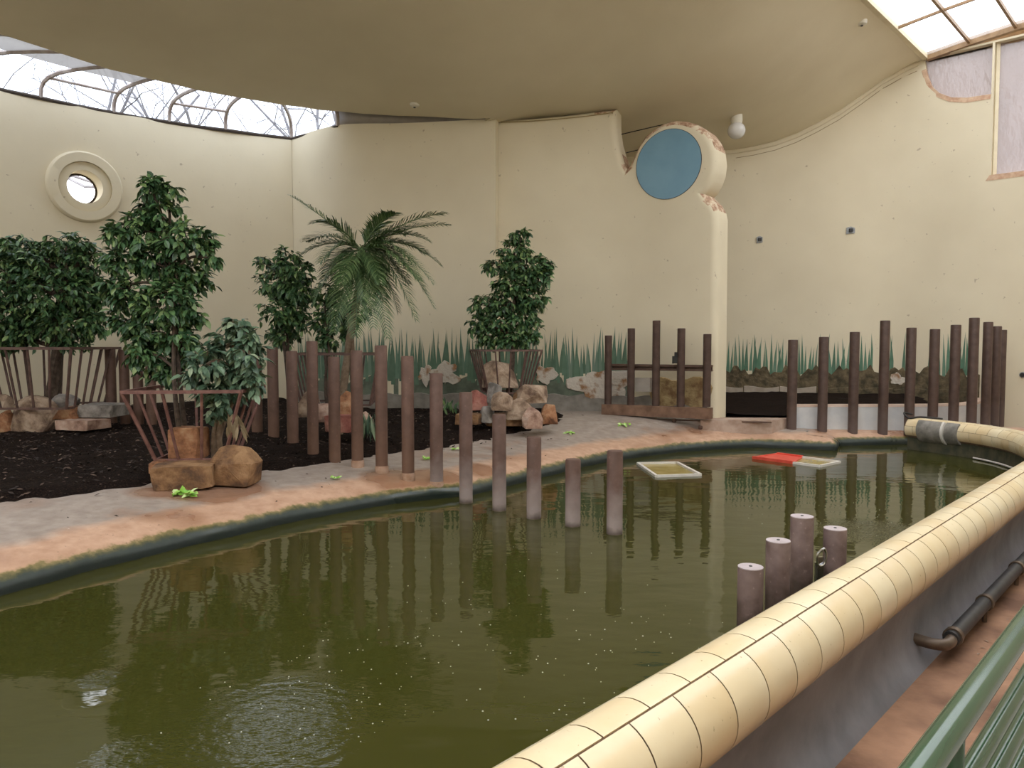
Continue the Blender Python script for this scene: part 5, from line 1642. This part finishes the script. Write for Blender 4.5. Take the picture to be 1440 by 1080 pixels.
# floating feeding frames
M['whiteplastic'] = simple('white_plastic_bar', (0.62, 0.58, 0.52), (0.72, 0.69, 0.64), 6, 0.5)
M['redplastic'] = simple('red_plastic', (0.62, 0.06, 0.04), (0.72, 0.11, 0.07), 6, 0.45)
M['yellowwater'] = simple('yellowish_silt', (0.30, 0.23, 0.06), (0.38, 0.30, 0.10), 5, 0.2)
def float_frame(cor, label, mats, fillm):
    P = [onz(x, y, 0.015) for x, y in cor]
    cen = sum(P, Vector()) / 4
    e = empty('floating_frame', (cen.x, cen.y, 0), label, 'frame')
    for i in range(4):
        mb = MB(); mb.beam(P[i], P[(i + 1) % 4], 0.05, 0.05); adopt(mb.build('side_bar', mats[i]), e)
    mb = MB(); mb.add([Vector((q.x, q.y, 0.004)) for q in P] + [Vector((q.x, q.y, -0.03)) for q in P], [(0, 1, 2, 3), (4, 7, 6, 5), (0, 4, 5, 1), (1, 5, 6, 2), (2, 6, 7, 3), (3, 7, 4, 0)])
    adopt(mb.build('silted_inside', fillm), e)
    return e, P
float_frame([(897, 652), (952, 651), (985, 668), (923, 670)], 'white square frame floating on the water with silty inside', [M['whiteplastic']] * 4, M['yellowwater'])
e, P = float_frame([(1059, 644), (1093, 639), (1181, 650), (1153, 656)], 'half red half white frame floating near the far bank', [M['redplastic'], M['whiteplastic'], M['whiteplastic'], M['whiteplastic']], M['yellowwater'])
m1, m2 = P[1].lerp(P[2], 0.42), P[0].lerp(P[3], 0.62)
mb = MB(); mb.add([q + Vector((0, 0, dz)) for dz in (-0.03, 0.012) for q in (P[0], P[1], m1, m2)], [(4, 5, 6, 7), (0, 1, 5, 4), (1, 2, 6, 5), (2, 3, 7, 6), (3, 0, 4, 7)])
adopt(mb.build('red_sheet', M['redplastic']), e)['label'] = 'red plastic sheet'
for a_, b_ in ((P[1], m1), (P[0], m2)):
    mb = MB(); mb.beam(a_ + Vector((0, 0, 0.01)), b_ + Vector((0, 0, 0.01)), 0.06, 0.06); adopt(mb.build('red_edge', M['redplastic']), e)

# sleeve, hose on the far end of the coping
M['sleeve'] = simple('grey_concrete_sleeve', (0.17, 0.16, 0.14), (0.30, 0.28, 0.25), 6, 0.8, 14, 0.5, 0.02)
def cop_u(px, py):
    best = min(np.linspace(P_cop.len - 4, P_cop.len, 200), key=lambda u: abs((lambda q: 720 + F * q.x / q.y - px)(P_cop.at(u))) + (0 if P_cop.at(u).y > 14.2 else 1e4))
    return best
uS = cop_u(1321, 610)
e = empty('pipe_sleeve', P_cop.at(uS, 0.2), 'grey concrete sleeve clasping the far end of the coping at the waterline', 'sleeve')
def sleeve(u0_, u1_, r, mat, name, par, a0=-160, a1=-20):
    mb = MB(); n = 14; vs = []
    for u in (u0_, u1_):
        for j in range(n + 1):
            a = math.radians(a0 + (a1 - a0) * j / n)
            vs += [cop_pt(u, a, r), cop_pt(u, a, RT - 0.01)]
    k = 2 * (n + 1)
    fs = []
    for j in range(n):
        b = 2 * j
        fs += [(b, b + 2, k + b + 2, k + b), (b, b + 1, b + 3, b + 2), (k + b, k + b + 2, k + b + 3, k + b + 1)]
    fs += [(0, 1, k + 1, k), (k - 2, k - 1, 2 * k - 1, 2 * k - 2)]
    mb.add(vs, fs)
    return adopt(autosmooth(mb.build(name, mat)), par)
du = 0.5
sleeve(uS - 0.24, uS + 0.30, RT + 0.05, M['sleeve'], 'shell', e, -170, -42)
sleeve(uS - 0.29, uS - 0.24, RT + 0.06, M['whiteplastic'], 'clamp_band', e, -170, -42)
sleeve(uS - 0.62, uS - 0.31, RT + 0.03, M['sleeve'], 'collar', e, -165, -38)
q = P_cop.at(P_cop.len, ZT + 0.2)
hs = catmull([q + Vector((0.05, 0.05, 0.08)), q + Vector((-0.15, 0.0, 0.12)), q + Vector((-0.10, -0.1, 0.02)), q + Vector((0.1, -0.2, 0.05)), q + Vector((0.45, -0.4, 0.03))], 5)
mb = MB(); mb.tube(hs, 0.02, 7); o = autosmooth(mb.build('black_hose', M['wire'])); tag(o, 'short black hose looped over the far end of the coping', 'hose')
# waterline drain pipe along the inside of the bend
mb = MB(); mb.tube([P_cop.at(u, 0.03, 0.17) for u in np.linspace(P_cop.len - 4.4, P_cop.len - 1.6, 16)], 0.018, 7)
o = autosmooth(mb.build('drain_pipe', M['whiteplastic'])); tag(o, 'thin pale pipe at the waterline under the bend of the coping', 'pipe')

# ------------------------------------------------------------------ trench pipe and railing
M['blackpipe'] = simple('black_pipe', (0.022, 0.022, 0.022), (0.045, 0.042, 0.04), 7, 0.5)
M['brass'] = simple('tarnished_elbow', (0.10, 0.07, 0.05), (0.18, 0.13, 0.09), 10, 0.45, metal=0.4)
sA, pA, zA = 6.69, -1.50, -0.12
e = empty('trench_pipe', ps(pA, sA, -0.3), 'black drain pipe with a bronze elbow along the foot of the pool wall', 'pipe')
mb = MB(); mb.tube([ps(pA, sA, zA), ps(pA, 13.0, zA)], 0.06, 14); adopt(autosmooth(mb.build('pipe', M['blackpipe'])), e)
mb = MB(); mb.tube(catmull([ps(pA, sA + 0.1, zA), ps(pA, sA - 0.10, zA - 0.01), ps(pA - 0.08, sA - 0.17, zA - 0.01), ps(pA - 0.22, sA - 0.18, zA)], 6), 0.045, 12); adopt(autosmooth(mb.build('elbow', M['brass'])), e)
for s_ in (sA + 0.05, sA + 1.15, sA + 2.6, sA + 4.1):
    mb = MB(); mb.tube([ps(pA, s_, zA), ps(pA, s_ + 0.06, zA)], 0.074, 14); adopt(autosmooth(mb.build('pipe_clamp', M['brass'])), e)
    if s_ > sA + 0.5:
        mb = MB(); mb.beam(ps(pA, s_ + 0.03, zA - 0.05), ps(pA, s_ + 0.03, -0.31), 0.03, 0.03); adopt(mb.build('support', M['brass']), e)
M['rail'] = simple('green_enamel', (0.026, 0.066, 0.032), (0.036, 0.084, 0.042), 3, 0.16, spec=0.6)
rail = empty('railing', ps(-0.33, 1.5, 0.55), 'glossy green tubular railing along the visitor aisle', 'railing')
for i, hh in enumerate((0.615, 0.745, 0.835, 0.925, 1.015, 1.2)):
    mb = MB(); r = 0.024 if i == 0 else 0.017
    mb.tube([ps(-0.30, -3.0, 2.2 - hh), ps(-0.30, 9.5, 2.2 - hh)], r, 14); adopt(autosmooth(mb.build('rail', M['rail'])), rail)
for s_ in (-1.0, 1.38, 3.7, 6.1, 8.5):
    mb = MB(); mb.tube([ps(-0.30, s_, 0.54), ps(-0.30, s_, 2.2 - 0.62)], 0.016, 10); adopt(autosmooth(mb.build('upright', M['rail'])), rail)
# debris in the trench
M['debris'] = simple('dry_debris', (0.16, 0.10, 0.06), (0.36, 0.26, 0.18), 8, 0.9)
mb = MB(); rg = random.Random(8)
for _ in range(90):
    p0 = ps(rg.uniform(-1.45, -0.5), rg.uniform(3.5, 11), -0.295)
    leaf_into(mb, p0, Vector((rg.uniform(-1, 1), rg.uniform(-1, 1), 0.2)), Vector((0, 0, 1)), rg.uniform(0.02, 0.07), 0.012)
o = mb.build('leaf_litter', M['debris'], fix=False); tag(o, 'bits of dry leaf litter scattered on the trench floor', 'litter', kind='stuff')

# ------------------------------------------------------------------ fittings on ceiling and walls
def ceil_hit(px, py):
    d = ray(px, py)
    Y = 8.0
    while Y < 22:
        q = EYE + d * (Y / d.y)
        if q.z > ceil_z(q.x, q.y): return q
        Y += 0.04
    return EYE + d * (17 / d.y)
q = ceil_hit(1036, 164)
e = empty('globe_lamp', q, 'round white globe lamp hanging from the ceiling by the blue panel', 'lamp')
px_ = q.y / F
mb = MB(); mb.lathe([(7.2 * px_, -16 * px_), (7.2 * px_, -9 * px_), (8 * px_, -6 * px_), (7.5 * px_, 5 * px_)], 18); autosmooth(mb.build('neck', M['fixture'], e))
R_ = 12 * px_
gl = [(R_ * math.sin(t), -19 * px_ - R_ * 0.95 * math.cos(t)) for t in np.linspace(0.05, PI - 0.5, 15)]
mb = MB(); mb.lathe(gl, 24); autosmooth(mb.build('globe', M['globe'], e), 60)
for x, y, lab in ((583, 146, 'small round ceiling sensor above the palm wall'), (1212, 31, 'small round ceiling sensor at the edge of the glazed roof')):
    q = ceil_hit(x, y); px_ = q.y / F
    e = empty('ceiling_sensor', q, lab, 'sensor')
    mb = MB(); mb.lathe([(3.5 * px_, -4.5 * px_), (6.5 * px_, -3 * px_), (7 * px_, 2 * px_)], 16); autosmooth(mb.build('body', M['fixture'], e))
    mb = MB(); mb.lathe([(1.4 * px_, -5.6 * px_), (2.0 * px_, -4.2 * px_)], 10); mb.build('eye', M['bluerim'], e)
for x, y, lab in ((1068, 337, 'small grey bracket on the far wall close to the centre wall'), (1196, 324, 'grey wall bracket plate in the middle of the far wall')):
    u, z = FH(x, y); q = P_far.at(u, z, 0)
    e = empty('wall_bracket', q, lab, 'bracket')
    w_ = 0.16 if x < 1100 else 0.22
    mb = MB(); mb.add([P_far.at(u + a, z + b_, w) for w in (0.0, -0.03) for a, b_ in ((-w_ / 2, -0.1), (w_ / 2, -0.08), (w_ / 2, 0.06), (0, 0.1), (-w_ / 2, 0.07))], [(0, 1, 2, 3, 4), (9, 8, 7, 6, 5)] + [(i, (i + 1) % 5, 5 + (i + 1) % 5, 5 + i) for i in range(5)])
    adopt(mb.build('plate', M['plate']), e)
    q2 = P_far.at(u, z, -0.05)
    mb = MB(); mb.box(q2, (0.09, 0.06, 0.09)); adopt(mb.build('bolt', M['bluerim']), e)
u, z = FH(1438, 527); q = P_far.at(u, z, 0)
e = empty('wall_knob', q, 'small dark round valve on the end wall past the kerb posts', 'fitting')  # plain round knob on the wall, its use unknown
mb = MB(); mb.tube([P_far.at(u, z, 0.01), P_far.at(u, z, -0.06)], 0.05, 12); adopt(autosmooth(mb.build('knob', M['wire'])), e)
mb = MB(); mb.tube([P_far.at(u, z, 0.01), P_far.at(u, z, -0.015)], 0.07, 12); adopt(autosmooth(mb.build('backplate', M['plate'])), e)
for (x0, y0), (x1, y1), lab in (((864, 191), (930, 176), 'upper thin cable crossing the gap beside the blue panel'), ((872, 217), (905, 209), 'lower thin cable crossing the gap beside the blue panel')):
    mb = MB(); a, b_ = at(x0 - 12, y0 + 3, 18.9), at(x1 + 12, y1 - 3, 19.3)
    mb.tube([a, b_], 0.012, 6); tag(mb.build('cable', M['wire']), lab, 'cable', 'cables behind the centre wall')

# ------------------------------------------------------------------ bare trees outside the strip skylight
M['outbark'] = simple('outdoor_bark', (0.20, 0.19, 0.20), (0.30, 0.29, 0.30), 4, 0.9)
def bare_tree(x, y, h_, label, seed):
    rg = random.Random(seed)
    e = empty('bare_tree', (x, y, -0.5), label, 'tree', 'bare trees outside')
    tr, br = MB(), MB()
    def grow(p, d, l, r, lev):
        pts = [p]; dd = d.copy(); n = 4
        for i in range(n):
            dd = (dd + Vector((rg.gauss(0, 0.30 if lev else 0.05), rg.gauss(0, 0.30 if lev else 0.05), rg.gauss(0.05, 0.22)))).normalized()
            pts.append(pts[-1] + dd * l / n)
        (tr if lev < 2 else br).tube(pts, [r * (1 - 0.5 * i / n) for i in range(n + 1)], 6 if lev < 2 else 3, cap=False)
        if lev >= 6: return
        for k in range(rg.randint(2, 4) if lev else 8):
            i = rg.randint(2, n) if lev else rg.randint(3, n)
            az = rg.uniform(0, 6.28)
            nd = (dd * 0.5 + Vector((math.cos(az), math.sin(az), rg.uniform(-0.1, 0.7)))).normalized()
            grow(pts[i], nd, l * rg.uniform(0.55, 0.75), r * 0.42, lev + 1)
    grow(Vector((x, y, -0.5)), Vector((0, 0, 1)), h_ * 0.72, 0.17, 0)
    adopt(tr.build('trunk', M['outbark'], fix=False), e)
    o = adopt(br.build('branches', M['outbark'], fix=False), e); tag(o, kind='stuff')
bare_tree(-17.2, 27.0, 11.5, 'bare branching tree seen through the outer end of the strip skylight', 3)
bare_tree(-13.2, 28.5, 12, 'bare branching tree seen through the strip skylight above the porthole', 5)
bare_tree(-10.2, 27.5, 11.5, 'bare branching tree seen through the middle of the strip skylight', 14)
bare_tree(-7.0, 28.5, 12, 'bare branching tree seen through the strip skylight near the room corner', 8)
